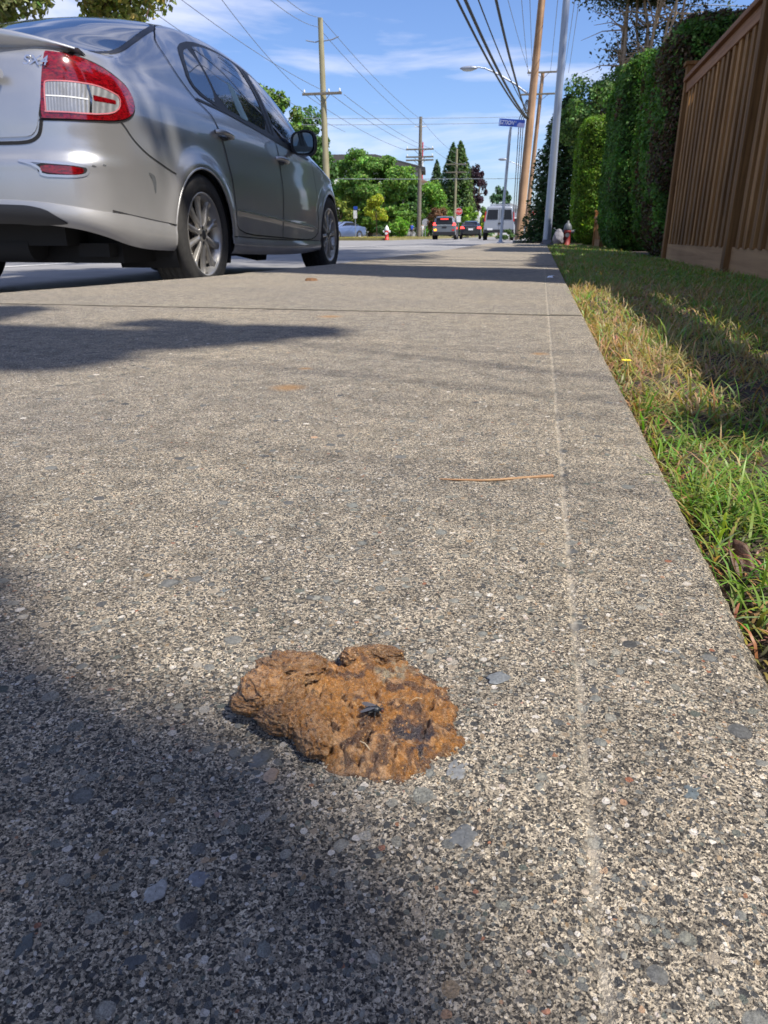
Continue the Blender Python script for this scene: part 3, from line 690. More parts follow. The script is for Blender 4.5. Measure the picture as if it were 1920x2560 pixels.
# ================================================================= FENCES
def make_fence(y_posts, x, z0, ztops, label, gap=.165, bw=.080):
    root = empty('wooden_fence', (x, y_posts[0], z0), label=label, cat='fence')
    o = Vector((x, y_posts[0], z0)); rs = random.Random(3)
    for i, y in enumerate(y_posts):
        zt = max(ztops[max(i - 1, 0)], ztops[min(i, len(ztops) - 1)])
        b = MB(); b.box(Vector((x + .02, y, (z0 - .2 + zt + .13) / 2)) - o, (.092, .092, zt + .13 - z0 + .2)); b.box(Vector((x + .02, y, zt + .145)) - o, (.13, .13, .03))
        b.build('post', M_['fence'], root, bevel=.004)
    for i in range(len(y_posts) - 1):
        ya, yb = y_posts[i] + .047, y_posts[i + 1] - .047; zt = ztops[i]; ym = (ya + yb) / 2; ln = yb - ya; zb = z0 + .155 + .0
        b = MB(); b.box(Vector((x + .03, ym, z0 + .075)) - o, (.042, ln, .17)); b.build('kickboard', M_['kick'], root, bevel=.004)
        b = MB(); b.box(Vector((x + .14, ym, (zb + zt) / 2)) - o, (.016, ln, zt - zb - .012)); b.build('back_panel', M_['fence'], root)
        y = ya + .05
        while y < yb - .02:
            b = MB(); w = bw * rs.uniform(.8, 1.05); b.box(Vector((x + .018 - rs.uniform(0, .004), y, (zb + zt - .06) / 2)) - o, (.036, w, zt - .06 - zb + .0), rz=rs.uniform(-.02, .02), rx=rs.uniform(-.003, .003))
            b.build('board', M_['fence'], root, bevel=.003); y += gap
        b = MB(); b.box(Vector((x + .005, ym, zt - .05)) - o, (.036, ln, .085)); b.build('top_rail', M_['fence_rail'], root, bevel=.004)
        b = MB(); b.box(Vector((x + .022, ym, zt + .010)) - o, (.135, ln, .036)); b.build('cap_rail', M_['fence_rail'], root, bevel=.004)
    return root
make_fence([-2.05, .40, 2.85, 5.30, 7.87], 1.2, -.062, [1.48, 1.48, 1.62, 1.47], 'tall reddish cedar board fence with cap rail at the right edge of the lawn')
make_fence([14.95, 16.85], 1.10, -.062, [.50], 'short stretch of brown board fence glimpsed low between the clipped hedges')

# ================================================================= FOLIAGE
def leafquads(P, nrm, size, col, g, asp=1.7, jit=.9, bentw=.0):
    """rhombus leaves at points P facing roughly nrm"""
    n = len(P); nr = nrm + g.normal(0, jit, (n, 3)); nr /= np.linalg.norm(nr, axis=1)[:, None] + 1e-9
    a = np.cross(nr, g.normal(size=(n, 3))); a /= np.linalg.norm(a, axis=1)[:, None] + 1e-9; b = np.cross(nr, a)
    s = size[:, None]; V = np.stack([P - a * s * asp / 2, P + b * s / 2 + nr * s * .12, P + a * s * asp / 2, P - b * s / 2 + nr * s * .12], 1)
    F = np.arange(4 * n).reshape(n, 4); C = np.repeat(col[:, None, :], 4, 1)
    return V.reshape(-1, 3), F, C.reshape(-1, 3)
def leafcols(n, g, base, var=.35, hue=.15):
    b = np.array(base)[None] * np.exp(g.normal(0, var, (n, 1))); return np.clip(b * (1 + g.normal(0, hue, (n, 3)) * np.array([1, .5, .8])), .002, .8)

def hedge(name, x0, x1, y0, y1, z0, z1, label, base, n=42000, leaf=.045, rnd=.35, lean=0, seed=1, brown=0.0, cat='hedge', group='clipped cedar hedges along the lawn'):
    """clipped conifer hedge: sprays on the skin of a rounded box over a dark twiggy core"""
    g = np.random.default_rng(seed); c = np.array([(x0 + x1) / 2, (y0 + y1) / 2, (z0 + z1) / 2]); h = np.array([x1 - x0, y1 - y0, z1 - z0]) / 2
    d = g.normal(size=(n, 3)); d /= np.abs(d).max(1)[:, None]; d[:, :] += 0
    u = g.uniform(-1, 1, (n, 3)); face = g.choice(3, n, p=np.array([h[1] * h[2], h[0] * h[2], h[0] * h[1]]) / (h[1] * h[2] + h[0] * h[2] + h[0] * h[1]))
    sg = g.choice([-1, 1], n); u[np.arange(n), face] = sg
    P = u * h
    def soft(P):     # pull the corners in and let the foot taper
        hz_ = np.maximum(np.abs(P) - (h - rnd), 0); L_ = np.linalg.norm(hz_, axis=1, keepdims=True); k = np.where(L_ > rnd, rnd / np.maximum(L_, 1e-6), 1)
        Q = np.sign(P) * (np.minimum(np.abs(P), h - rnd) + hz_ * k); t = (P[:, 2] + h[2]) / (2 * h[2])
        sc = np.interp(t, [0, .12, .35, .8, 1], [.84, .93, 1, 1, .95]); Q[:, :2] *= sc[:, None]; Q[:, 0] += lean * t; return Q
    Q = soft(P); nn = Q / h / h; nn /= np.linalg.norm(nn, axis=1)[:, None]; nn[:, 2] += .25
    bump = .05 * fbm(Q[:, 0] * 2.6 + seed, Q[:, 1] * 2.6, Q[:, 2] * 2.2, 3) + .03 * pnoise(Q[:, 0] * 9, Q[:, 1] * 9, Q[:, 2] * 9 + seed)
    depth = -np.abs(g.normal(0, .035, n)) + .03 * (g.uniform(size=n) < .05)
    W = Q + c + nn * (bump + depth)[:, None]
    col = leafcols(n, g, base, .32); k = np.clip(.5 + 1.3 * fbm(W[:, 0] * 3, W[:, 1] * 3, W[:, 2] * 3, 3), .15, 1.5)[:, None]; col *= .6 + .5 * k
    if brown:
        bk = (fbm(W[:, 0] * 2, W[:, 1] * 2.2 + 5, W[:, 2] * 1.3, 3) + brown * 1.0 - .55 * (W[:, 1] - y0) / (y1 - y0) > .15) & (g.uniform(size=n) < .8)
        col = np.where(bk[:, None], leafcols(n, g, (.10, .065, .035), .4), col)
    V, F, C = leafquads(W, nn, g.uniform(.6, 1.3, n) * leaf, col, g, 1.9, .75)
    root = empty(name, (0, 0, 0), label=label, cat=cat, group=group)
    npmesh('foliage', V, F, M_['leaf'], root, False, C)
    # core
    m = 26; uu, vv = np.meshgrid(np.linspace(0, 2 * np.pi, m * 2, endpoint=False), np.linspace(.02, np.pi - .02, m))
    S = np.stack([np.sin(vv) * np.cos(uu), np.sin(vv) * np.sin(uu), np.cos(vv)], -1).reshape(-1, 3); S /= np.abs(S).max(1)[:, None]
    K = soft(S * h * .995); K = K * np.array([1 - .06 / h[0], 1 - .06 / h[1], 1 - .05 / h[2]])
    npmesh('inner_twigs', K + c, grid_faces(m, m * 2, True), M_['core'], root, True)
    return root
hedge('clipped_hedge', 1.08, 2.55, 8.05, 10.4, -.07, 2.14, 'largest clipped cedar hedge, beside the end of the fence, browned near the boards', (.12, .235, .045), 150000, .023, .30, -.06, 1, .28)
hedge('clipped_hedge', 0.97, 2.1, 12.0, 14.85, -.05, 2.60, 'tall narrow dark green clipped hedge behind the largest one', (.095, .20, .038), 95000, .027, .28, 0, 2, -.3)
hedge('clipped_hedge', .62, 1.50, 17.0, 18.9, -.02, 2.52, 'bright sunlit green clipped hedge farthest along the lawn', (.16, .28, .028), 60000, .032, .38, 0, 3)
b = MB(); b.tube([(1.5, 12.6, -.1), (1.5, 12.6, .5)], .07, 8); b.tube([(1.7, 9.2, -.1), (1.7, 9.2, .5)], .09, 8); b.tube([(1.15, 18, -.1), (1.15, 18, .4)], .07, 8)
tag(b.build('hedge_stems', M_['bark']), kind='stuff', label='dark stems under the clipped hedges', cat='stems')

def crown_pts(g, n, c, r, clump=28, spread=.30, surf=.65, flat=1.0):
    """points of an uneven crown: clumps spread in an ellipsoid, leaves around the clumps"""
    d = g.normal(size=(clump, 3)); d /= np.linalg.norm(d, axis=1)[:, None]; rad = g.uniform(surf, 1, clump) ** .8 * g.uniform(.75, 1.05, clump)
    cc = d * rad[:, None]; w = g.uniform(.5, 1.3, clump); k = g.choice(clump, n, p=w / w.sum())
    o = g.normal(size=(n, 3)); o *= (g.uniform(.2, 1, n) ** .6 / np.linalg.norm(o, axis=1))[:, None]; o[:, 2] *= flat
    sp = spread * w[k][:, None]; P = (cc[k] + o * sp); nn = o + cc[k] * .4; nn /= np.linalg.norm(nn, axis=1)[:, None] + 1e-9
    nn[:, 2] += .35
    return np.array(c) + P * np.array(r), nn, w[k]
def tree(name, base, c, r, label, col, n=9000, leaf=.12, clump=30, spread=.32, trunk=.12, seed=1, cat='tree', group=None, mat='bark', surf=.55, flat=.8, limbs=6, extra=None, via=None, asp=1.6, colvar=.35):
    g = np.random.default_rng(seed); base = Vector(base); root = empty(name, tuple(base), label=label, cat=cat, group=group)
    P, nn, w = crown_pts(g, n, c, r, clump, spread, surf, flat)
    if extra:
        for (ec, er, en, ecl) in extra:
            p2, n2, _ = crown_pts(g, en, ec, er, ecl, spread, surf, flat); P = np.vstack([P, p2]); nn = np.vstack([nn, n2])
    n = len(P); k = np.exp(.45 * fbm(P[:, 0] / r[0] * 2, P[:, 1] / r[0] * 2, P[:, 2] / r[2] * 2, 2))[:, None]
    V, F, C = leafquads(P - np.array(base), nn, g.uniform(.5, 1.3, n) * leaf, leafcols(n, g, col, colvar) * k, g, asp, .7)
    npmesh('crown', V, F, M_['leaf'], root, False, C)
    b = MB(); top = Vector(c) - base; tp = [Vector((0, 0, -.1)), top * .25 + Vector((.03 * r[0], 0, 0)), top * .6, top * 1.05]
    if via: tp = [Vector((0, 0, -.1)), Vector((0, 0, via * .5)), Vector((0, 0, via)), top]
    b.tube(tp, [trunk * 1.25, trunk, trunk * .7, trunk * .2], 8)
    for i in range(limbs):
        a = 6.283 * i / limbs + g.uniform(0, .8); s = top * g.uniform(.45, .85); e = top + Vector((math.cos(a) * r[0] * .75, math.sin(a) * r[1] * .75, g.uniform(-.35, .6) * r[2])); b.tube([s, (s + e) / 2 + Vector((0, 0, .08 * r[2])), e], [trunk * .45, trunk * .28, trunk * .08], 6)
    b.build('trunk', M_[mat], root)
    return root
def conifer(name, base, h, r, label, col, n=9000, leaf=.13, seed=1, z_from=.08, cat='tree', group=None, droop=.5, tiers=26, power=.85, trunk=.14, mat='bark'):
    g = np.random.default_rng(seed); base = Vector(base); root = empty(name, tuple(base), label=label, cat=cat, group=group)
    t = z_from + (1 - z_from) * g.uniform(0, 1, n) ** 1.25; t = (np.round(t * tiers) + g.normal(0, .22, n)) / tiers; t = np.clip(t, z_from, .995)
    nb = 11; a = (g.integers(0, nb, n) + .5 * np.round(t * tiers)) * 6.283 / nb + g.normal(0, .16, n); q = g.uniform(.12, 1, n) ** .6
    env = r * np.clip((1 - t) / (1 - z_from), 0, 1) ** power * (1 + .22 * pnoise(a * 1.3, t * 9, seed)); rr = q * env
    P = np.stack([rr * np.cos(a), rr * np.sin(a), t * h - droop * rr * .35 + g.normal(0, .012 * h, n)], 1)
    nn = np.stack([np.cos(a) * .4, np.sin(a) * .4, np.ones(n)], 1)
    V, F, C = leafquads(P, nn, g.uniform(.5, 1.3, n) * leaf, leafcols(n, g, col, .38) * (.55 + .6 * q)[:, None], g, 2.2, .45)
    npmesh('crown', V, F, M_['leaf'], root, False, C)
    b = MB(); b.tube([(0, 0, -.1), (0, 0, h * .5), (0, 0, h * .97)], [trunk, trunk * .6, trunk * .1], 8); b.build('trunk', M_[mat], root)
    return root

# ---- right side beyond the hedges
def right_trees():
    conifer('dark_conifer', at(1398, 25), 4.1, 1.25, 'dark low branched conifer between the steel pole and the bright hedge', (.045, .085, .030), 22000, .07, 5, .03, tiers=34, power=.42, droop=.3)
    p = at(1472, 22); tree('broadleaf_tree', p, (p.x, p.y, 3.2), (1.18, 1.0, 1.15), 'glossy mid green broadleaf tree rising over the bright hedge', (.12, .21, .06), 15000, .06, 46, .30, .1, 6)
    # tall conifer with bare twisting stems
    p = at(1553, 23); g = np.random.default_rng(8); root = empty('tall_pine', tuple(p), label='tall dark evergreen with bare pale twisting stems above the hedges', cat='tree')
    b = MB(); tips = []
    for i in range(11):
        a = g.uniform(0, 6.283); x0 = g.uniform(-.25, .25); pts = []; x, y = x0, g.uniform(-.2, .2); dx, dy = math.cos(a) * .20, math.sin(a) * .2
        for j in range(9):
            pts.append(Vector((x, y, .2 + j * .9))); x += dx * (j / 5) + .16 * math.sin(j * 1.7 + i * 2.2); y += dy * (j / 5) + .1 * math.cos(j * 1.3 + i)
        r0 = g.uniform(.055, .10); b.tube(pts, [r0 * (1 - .09 * j) for j in range(9)], 7)
        for j in (4, 5, 6, 7, 8):
            for q in range(3):
                aa = g.uniform(0, 6.283); e = pts[j] + Vector((math.cos(aa), math.sin(aa), g.uniform(-.1, .5))) * g.uniform(.7, 1.5); b.tube([pts[j], (pts[j] + e) / 2 + Vector((0, 0, .1)), e], [.022, .013, .005], 5); (tips.append(e), tips.append((pts[j] + e * 2) / 3)) if j > 6 else None
    b.build('trunk', M_['palebark'], root)
    T = np.array([list(t_) for t_ in tips]); T = np.vstack([T, np.stack([g.uniform(-1.2, 2.4, 60), g.uniform(.4, 1.9, 60), g.uniform(3.8, 8.6, 60)], 1)]); n = 34000; k = g.integers(0, len(T), n)
    P = T[k] + g.normal(0, 1, (n, 3)) * np.array([.28, .28, .17]); C0 = leafcols(n, g, (.055, .07, .035), .4)
    V, F, C = leafquads(P, np.array([[0, 0, 1.]]) + 0 * P, g.uniform(.5, 1.3, n) * .06, C0, g, 2.2, .6); npmesh('crown', V, F, M_['leaf'], root, False, C)
    p = at(1462, 33); tree('plum_tree', p, (p.x, p.y, 4.5), (1.5, 1.3, 1.35), 'dark purple leaved tree behind the broadleaf tree on the right', (.035, .018, .026), 8000, .09, 34, .28, .09, 12)
right_trees()

# ---- unseen trees and added casters outside the frame, shading walk, lawn and car
hedge('caster_cedar', 2.75, 3.55, 1.80, 2.72, -.1, 7.6, 'added tall cedar column behind the fence, unseen, casting a band of shade', (.05, .11, .02), 9000, .12, .25, 0, 21, cat='tree', group='added cedar shade casters behind the fence')  # unseen cedars added to block the sun across the walk
hedge('caster_cedar', 2.85, 3.9, 3.0, 6.6, -.1, 5.0, 'added long cedar screen next to the tall column, unseen, blocking the sun', (.05, .11, .02), 9000, .14, .3, 0, 22, cat='tree', group='added cedar shade casters behind the fence')
hedge('caster_cedar', 3.1, 4.2, 6.9, 10.3, -.1, 6.4, 'added far part of the unseen cedar screen, blocking the sun', (.05, .11, .02), 12000, .16, .3, 0, 23, cat='tree', group='added cedar shade casters behind the fence')
def shade_tree(name, sh, z, r, label, n, seed, base, via, trunk=.06, clump=16, spread=.38, surf=.35):
    """tree whose crown centre lies on the sun ray through ground point sh at height z"""
    c = Vector((sh[0], sh[1], 0)) + sd * (z / sd.z); b0 = (base[0], base[1], -.1)
    return tree(name, b0, tuple(c), r, label, (.07, .13, .03), n, .10, clump, spread, trunk, seed, 'tree', 'garden trees behind the fence', surf=surf, via=via, limbs=5)
shade_tree('garden_tree', (-2.55, 5.5), 9.2, (2.0, 2.1, .9), 'tall garden tree behind the fence shading the parked car', 16000, 31, (5.5, 3.2), 9.5, clump=46, spread=.34, surf=.1)
shade_tree('garden_tree', (-1.18, 1.13), 6.0, (.88, .60, .35), 'light branched garden tree behind the fence that dapples the walk', 1900, 32, (5.0, -.5), 7.0, trunk=.015, clump=30, spread=.15, surf=.3)
fr_ = hedge('shadow_slab', -1.1, 1.1, -1.1, 1.1, -.18, .18, 'added unseen leafy slab on a bare stem, shaped to cast the foreground shadow', (.06, .12, .025), 26000, .045, .14, 0, 35, cat='tree', group='garden trees behind the fence')
fr_.location = (1.638, -1.649, 4.2); fr_.rotation_euler = (0, 0, R(50))  # added caster, turned and placed to shape the foreground shadow edge
b = MB(); b.tube([(.9, -.6, -4.3), (.8, -.5, -2), (0, 0, .05)], [.09, .07, .04], 10); b.build('trunk', M_['bark'], fr_)
shade_tree('garden_tree', (-4.2, 12.5), 12.5, (4.0, 5.2, 1.5), 'broad garden tree far along behind the fence shading the street', 26000, 34, (6, 9), 13, clump=60, spread=.3, surf=.1)

# ---- left side and far end of the street
def left_trees():
    G = 'trees lining the far side of the street'
    p = at(20, 20); tree('street_tree', p, (p.x, p.y, 6.75), (2.0, 1.6, 2.5), 'olive leaved tree at the top left corner above the car', (0.145, 0.167, 0.061), 12000, .12, 52, .26, .14, 41, group=G)
    p = at(352, 25); tree('street_tree', p, (p.x, p.y, 8.1), (2.1, 1.6, 2.9), 'yellow green tree with hanging twigs above the car roof', (0.217, 0.232, 0.061), 12000, .12, 60, .24, .13, 42, group=G)
    p = at(655, 45); tree('street_tree', p, (p.x, p.y, 4.6), (3.0, 2.6, 3.9), 'tall light green tree right behind the car mirror', (0.145, 0.246, 0.054), 22000, .17, 80, .24, .2, 43, group=G)
    p = at(765, 50); tree('street_tree', p, (p.x, p.y, 4.0), (2.3, 2.3, 3.0), 'darker green tree left of the first utility pole', (0.080, 0.160, 0.047), 16000, .17, 60, .27, .2, 44, group=G)
    p = at(852, 76); tree('rounded_shrub', p, (p.x, p.y, 1.9), (1.75, 1.6, 2.1), 'rounded olive green shrub behind the grey blue sedan', (0.189, 0.232, 0.041), 9000, .14, 70, .24, .1, 45, 'shrub', surf=.75)
    p = at(925, 78); tree('spreading_tree', p, (p.x, p.y, 4.5), (4.5, 3.2, 4.1), 'big spreading light green tree in front of the apartment building', (0.131, 0.246, 0.047), 34000, .19, 100, .22, .22, 46, flat=.5,
         extra=[((p.x + 1.4, p.y, 2.0), (3.6, 2.6, 2.0), 9000, 40)])
    p = at(941, 56); tree('street_sapling', p, (p.x, p.y, 1.95), (.82, .8, .92), 'small round yellow green sapling on the verge left of the hydrant', (0.348, 0.392, 0.041), 4200, .085, 34, .34, .035, 47, 'tree')
    p = at(868, 88); tree('broad_tree', p, (p.x, p.y, 3.4), (3.5, 2.6, 3.2), 'dense green tree behind the rounded shrub', (0.087, 0.174, 0.047), 12000, .2, 60, .28, .2, 48)
    p = at(1000, 90); tree('broad_tree', p, (p.x, p.y, 3.1), (3.3, 2.6, 3.1), 'dark green tree behind the hydrant', (0.065, 0.145, 0.041), 14000, .2, 60, .27, .2, 49)
    p = at(1068, 92); tree('broad_tree', p, (p.x, p.y, 3.2), (2.7, 2.6, 3.2), 'bright green bushy tree right of the second pole', (0.145, 0.275, 0.041), 12000, .2, 50, .27, .2, 50)
    p = at(968, 66); tree('low_shrub', p, (p.x, p.y, .55), (1.0, .8, .75), 'low shrub behind the hydrant in dark shade', (0.058, 0.131, 0.034), 3000, .1, 20, .34, .05, 51, 'shrub')
    p = at(998, 64); tree('low_shrub', p, (p.x, p.y, .75), (.85, .8, .95), 'fresh green shrub left of the walker in blue', (0.174, 0.348, 0.041), 4000, .1, 24, .34, .05, 52, 'shrub')
    p = at(1092, 70); tree('low_shrub', p, (p.x, p.y, 1.5), (1.15, .9, 1.15), 'reddish brown leaved shrub over the grey crossover', (0.189, 0.102, 0.054), 3600, .1, 26, .32, .05, 53, 'shrub')
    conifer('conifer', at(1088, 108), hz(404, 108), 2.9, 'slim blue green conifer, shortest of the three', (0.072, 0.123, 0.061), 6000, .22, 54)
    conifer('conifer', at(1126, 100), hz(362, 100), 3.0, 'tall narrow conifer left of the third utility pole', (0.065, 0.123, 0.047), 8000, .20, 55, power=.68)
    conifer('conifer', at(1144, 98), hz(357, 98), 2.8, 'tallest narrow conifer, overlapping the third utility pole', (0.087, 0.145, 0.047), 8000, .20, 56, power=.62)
    p = at(1182, 112); tree('copper_beech', p, (p.x, p.y, 6.2), (1.85, 1.6, 3.3), 'dark purple leaved tree at the far end of the street', (0.051, 0.026, 0.041), 7000, .18, 50, .25, .2, 57)
    p = at(1170, 84); tree('low_shrub', p, (p.x, p.y, 1.7), (1.2, 1.0, 1.7), 'light green shrub behind the black sedan', (0.203, 0.348, 0.041), 4000, .12, 26, .32, .06, 58, 'shrub')
    p = at(1208, 86); tree('low_shrub', p, (p.x, p.y, 1.1), (.5, .5, 1.2), 'yellow green shrub left of the van', (0.348, 0.406, 0.027), 2000, .1, 16, .34, .04, 59, 'shrub')
    p = at(1246, 135); tree('distant_tree', p, (p.x, p.y, 5.2), (1.8, 1.6, 3.0), 'blue green tree far down the street behind the sign post', (0.072, 0.145, 0.074), 5000, .24, 40, .27, .2, 60)
    p = at(1214, 120); tree('distant_tree', p, (p.x, p.y, 2.6), (1.2, 1.2, 1.8), 'small green tree far off left of the van roof', (0.116, 0.217, 0.047), 3000, .2, 26, .3, .15, 61)
    p = at(1290, 37); tree('low_shrub', (p.x - .3, p.y, 0), (p.x - .45, p.y - .1, .16), (.5, .4, .28), 'small weedy bush at the foot of the big wooden pole', (0.072, 0.131, 0.041), 1200, .05, 12, .36, .01, 62, 'shrub', limbs=2)
    # distant belt of woodland closing the gaps
    g = np.random.default_rng(70); n = 26000; px = g.uniform(-900, 1230, n); d = g.uniform(150, 190, n); bb = np.arctan((px - 960) / 1905) - YAW
    hh = (3.0 + 2.2 * fbm(px / 60, 0 * px, 3., 3)) ; z = g.uniform(0, 1, n) * np.maximum(hh, 1.2)
    P = np.stack([d * np.sin(bb) / np.cos(bb + YAW) * 1.0, d * np.cos(bb) / np.cos(bb + YAW), z], 1)
    V, F, C = leafquads(P, np.array([[0, -.5, 1.]]) + 0 * P, g.uniform(.6, 1.4, n) * .9, leafcols(n, g, (.06, .11, .04), .3), g, 1.4, .6)
    tag(npmesh('distant_woodland', V, F, M_['leaf'], None, False, C), 'low belt of distant green woodland behind the street trees', 'woodland', kind='stuff')
left_trees()

# ================================================================= POLES, LAMPS, WIRES
def pole(name, px, d, top, r0, r1, label, mat, arms=(), z0=RZ, group=None, cat='utility pole', bottom=True, lamps=(), lean=0.0):
    p = at(px, d, z0); root = empty(name, tuple(p), label=label, cat=cat, group=group); h = top - z0
    b = MB(); b.tube([(0, 0, -.2), (lean * .5, 0, h * .5), (lean, 0, h)], [r0, (r0 + r1) / 2, r1], 16); b.build('shaft', M_[mat], root)
    for (z, w, ins) in arms:
        b = MB(); x = lean * (z - z0) / h; b.box((x, -r0 - .04, z - z0), (w, .10, .12)); a = b.build('crossarm', M_['arm_grey'], root, bevel=.01)
        b = MB(); b.tube([(x - w * .22, -r0 - .06, z - z0), (x, -r0, z - z0 - .45)], .018, 5); b.tube([(x + w * .22, -r0 - .06, z - z0), (x, -r0, z - z0 - .45)], .018, 5); b.build('brace', M_['arm_grey'], root)
        for q in ins:
            b = MB(); b.lathe([(.0, 0), (.03, 0), (.055, .05), (.03, .08), (.05, .12), (.0, .17)], 10, c=(x + q * w / 2, -r0 - .04, z - z0 + .06)); b.build('insulator', M_['white'], root)
    return root, p
P1, p1 = pole('utility_pole', 822, 43, hz(45, 43), .20, .13, 'pale weathered utility pole nearest on the left with one crossarm', 'pole_grey', ((hz(236, 43), 2.15, (-.9, .35, .9)),), group='utility poles along the street', lean=-.15)
b = MB(); z = hz(100, 43) - RZ
b.tube([(-.1, 0, z), (-.45, 0, z - .08), (-.95, 0, z + .02)], .03, 6); b.tube([(-.1, 0, z - .05), (.45, 0, z + .0), (.8, 0, z + .12)], .03, 6)
b.build('bracket', M_['steel'], P1)
P2, p2 = pole('utility_pole', 1047, 68, hz(292, 68), .20, .13, 'brown utility pole with three crossarms behind the crossing', 'arm_grey', ((hz(374, 68), 2.4, (-.9, .9)), (hz(393, 68), 2.4, (-.9, .9)), (hz(401, 68), 2.4, ())), group='utility poles along the street')
b = MB(); z = hz(316, 68) - RZ; b.tube([(-.5, 0, z), (0, 0, z - .05), (.5, 0, z)], .04, 6); b.build('bracket', M_['white'], P2)
P3, p3 = pole('utility_pole', 1135, 90, hz(372, 90), .18, .12, 'weathered utility pole in front of the tall narrow conifers', 'pole_grey', ((hz(411, 90), 2.4, ()), (hz(431, 90), 2.4, ())), group='utility poles along the street')
P4, p4 = pole('utility_pole', 1193, 125, hz(446, 125), .18, .12, 'farthest utility pole beside the purple tree', 'pole_grey', ((hz(456, 125), 2.2, ()), (hz(484, 125), 2.2, ())), group='utility poles along the street')
P5, p5 = pole('utility_pole', 1297, 38, 11.4, .215, .15, 'big orange brown wooden pole with conduit and street lamp arm beside the sign', 'pole_wood', (), z0=0.0, group='utility poles along the street', lean=.40)
zb = hz(235, 38)
b = MB(); pts = [(0, 0, zb), (-.6, -.2, zb + .38), (-1.4, -.45, zb + .78), (-2.0, -.6, zb + 1.0), (-2.35, -.7, zb + 1.05)]; b.tube(pts, [.05, .045, .038, .032, .03], 8); arm = b.build('lamp_arm', M_['steel'], P5)
b = MB(); b.ell((-2.72, -.78, zb + 1.00), (.42, .15, .095), 16, 8); b.build('lamp_head', M_['steel'], P5)
b = MB(); b.ell((-2.75, -.78, zb + .93), (.28, .11, .06), 12, 6); b.build('lamp_lens', simple('lamp_lens', (.55, .56, .55), .3), P5)
b = MB()
for q in (-.10, .0, .10): b.tube([(q - .22, -.22, 1.2), (q - .22, -.24, hz(300, 38)), (q * .4 + .0, -.24, hz(300, 38) + .8)], .022, 6)
b.build('conduit', M_['wire'], P5)
b = MB(); b.tube([(-.05, 0, .05), (-.05, 0, .9)], .17, 12); b.build('base_cover', simple('pole_grey_collar', (.14, .11, .09), .8), P5)
P6, p6 = pole('utility_pole', 1313, 62, hz(182, 62), .19, .13, 'second orange brown wooden pole behind the big one, two crossarms', 'pole_wood', ((hz(183, 62), 2.3, (-.9, .9)), (hz(237, 62), 2.9, ())), z0=0.0, group='utility poles along the street', lean=.5)
b = MB(); b.tube([(0, 0, hz(428, 62)), (-.9, -.2, hz(412, 62)), (-1.7, -.3, hz(402, 62))], .035, 6); b.build('lamp_arm', M_['steel'], P6)
b = MB(); b.ell((-2.1, -.3, hz(398, 62)), (.38, .15, .10), 14, 8); b.build('lamp_head', M_['steel'], P6)
# steel lamp post
pp = at(1368, 15.0, -.02); root = empty('steel_lamp_post', tuple(pp), label='smooth grey steel post standing at the end of the walk', cat='pole')
b = MB(); b.tube([(0, 0, 0), (.012, 0, 3), (.03, 0, 7.6)], [.078, .066, .048], 24); b.build('shaft', M_['steel'], root)
b = MB(); b.lathe([(.0, .0), (.135, .0), (.135, .025), (.095, .05), (.086, .11), (.078, .11)], 24); b.build('base_plate', simple('grey_base', (.12, .12, .13), .7), root)
b = MB(); 
for a in range(4): b.lathe([(0, .03), (.014, .03), (.014, .055), (0, .06)], 8, c=(.11 * math.cos(a * 1.571 + .78), .11 * math.sin(a * 1.571 + .78), 0))
b.build('anchor_bolts', M_['rust'], root)

WIRE_N = 0
def wire(pts, r, label, mat='wire', sag=.25, n=24):
    """cable through photo-measured points, given as (px, py, depth)"""
    P = [at(px, d, hz(py, d)) for px, py, d in pts]; out = []
    for i in range(len(P) - 1):
        for j in range(n):
            t = j / n; q = P[i].lerp(P[i + 1], t); q.z -= sag * 4 * t * (1 - t); out.append(q)
    out.append(P[-1]); b = MB(); b.tube(out, r, 6)
    return tag(b.build('overhead_wire', M_[mat]), label, 'wire', group='overhead wires strung between the poles')
for i, (x0, x1, r, l) in enumerate(((985, 1296, .032, 'thick black cable, left one of the bundle running to the big wooden pole'), (1015, 1300, .042, 'thickest black cable in the middle of the bundle to the big wooden pole'), (1138, 1303, .034, 'black cable on the right of the bundle to the big wooden pole'))):
    wire([(x1, 296, 38), (x0, -330, 13)], r, l, sag=.35)
wire([(1300, 280, 38), (1060, -330, 13)], .018, 'thin black cable crossing the thick bundle near its pole', sag=.3)
for i, (x0, x1) in enumerate(((1222, 1300), (1262, 1296), (1283, 1306))):
    wire([(x1, 190, 60), (x0, -60, 34)], .014, ('leftmost', 'middle', 'rightmost')[i] + ' of three thin wires just left of the big wooden pole top', 'wire_thin', .15)
for i, (xa, xb) in enumerate(((1346, 1352), (1378, 1392), (1388, 1402))):
    wire([(xa, 182, 62), (xb, -60, 34)], .014, ('first', 'second', 'third')[i] + ' thin wire right of the big wooden pole', 'wire_thin', .1)
for (a, b_, r, l) in (((650, -60, 26), (812, 68, 43), .012, 'upper wire from the top left down to the tip of the first pole'), ((690, -60, 26), (818, 44, 43), .012, 'wire beside the upper one reaching the first pole tip'), 
                      ((560, -60, 26), (775, 234, 43), .012, 'wire from the top left to the left end of the first crossarm'), ((440, -60, 26), (833, 234, 43), .012, 'long sloping wire to the middle of the first crossarm'), ((380, -20, 26), (868, 330, 48), .012, 'lowest long sloping wire over the trees on the left')):
    wire([a, b_], r, l, 'wire_thin', .25)
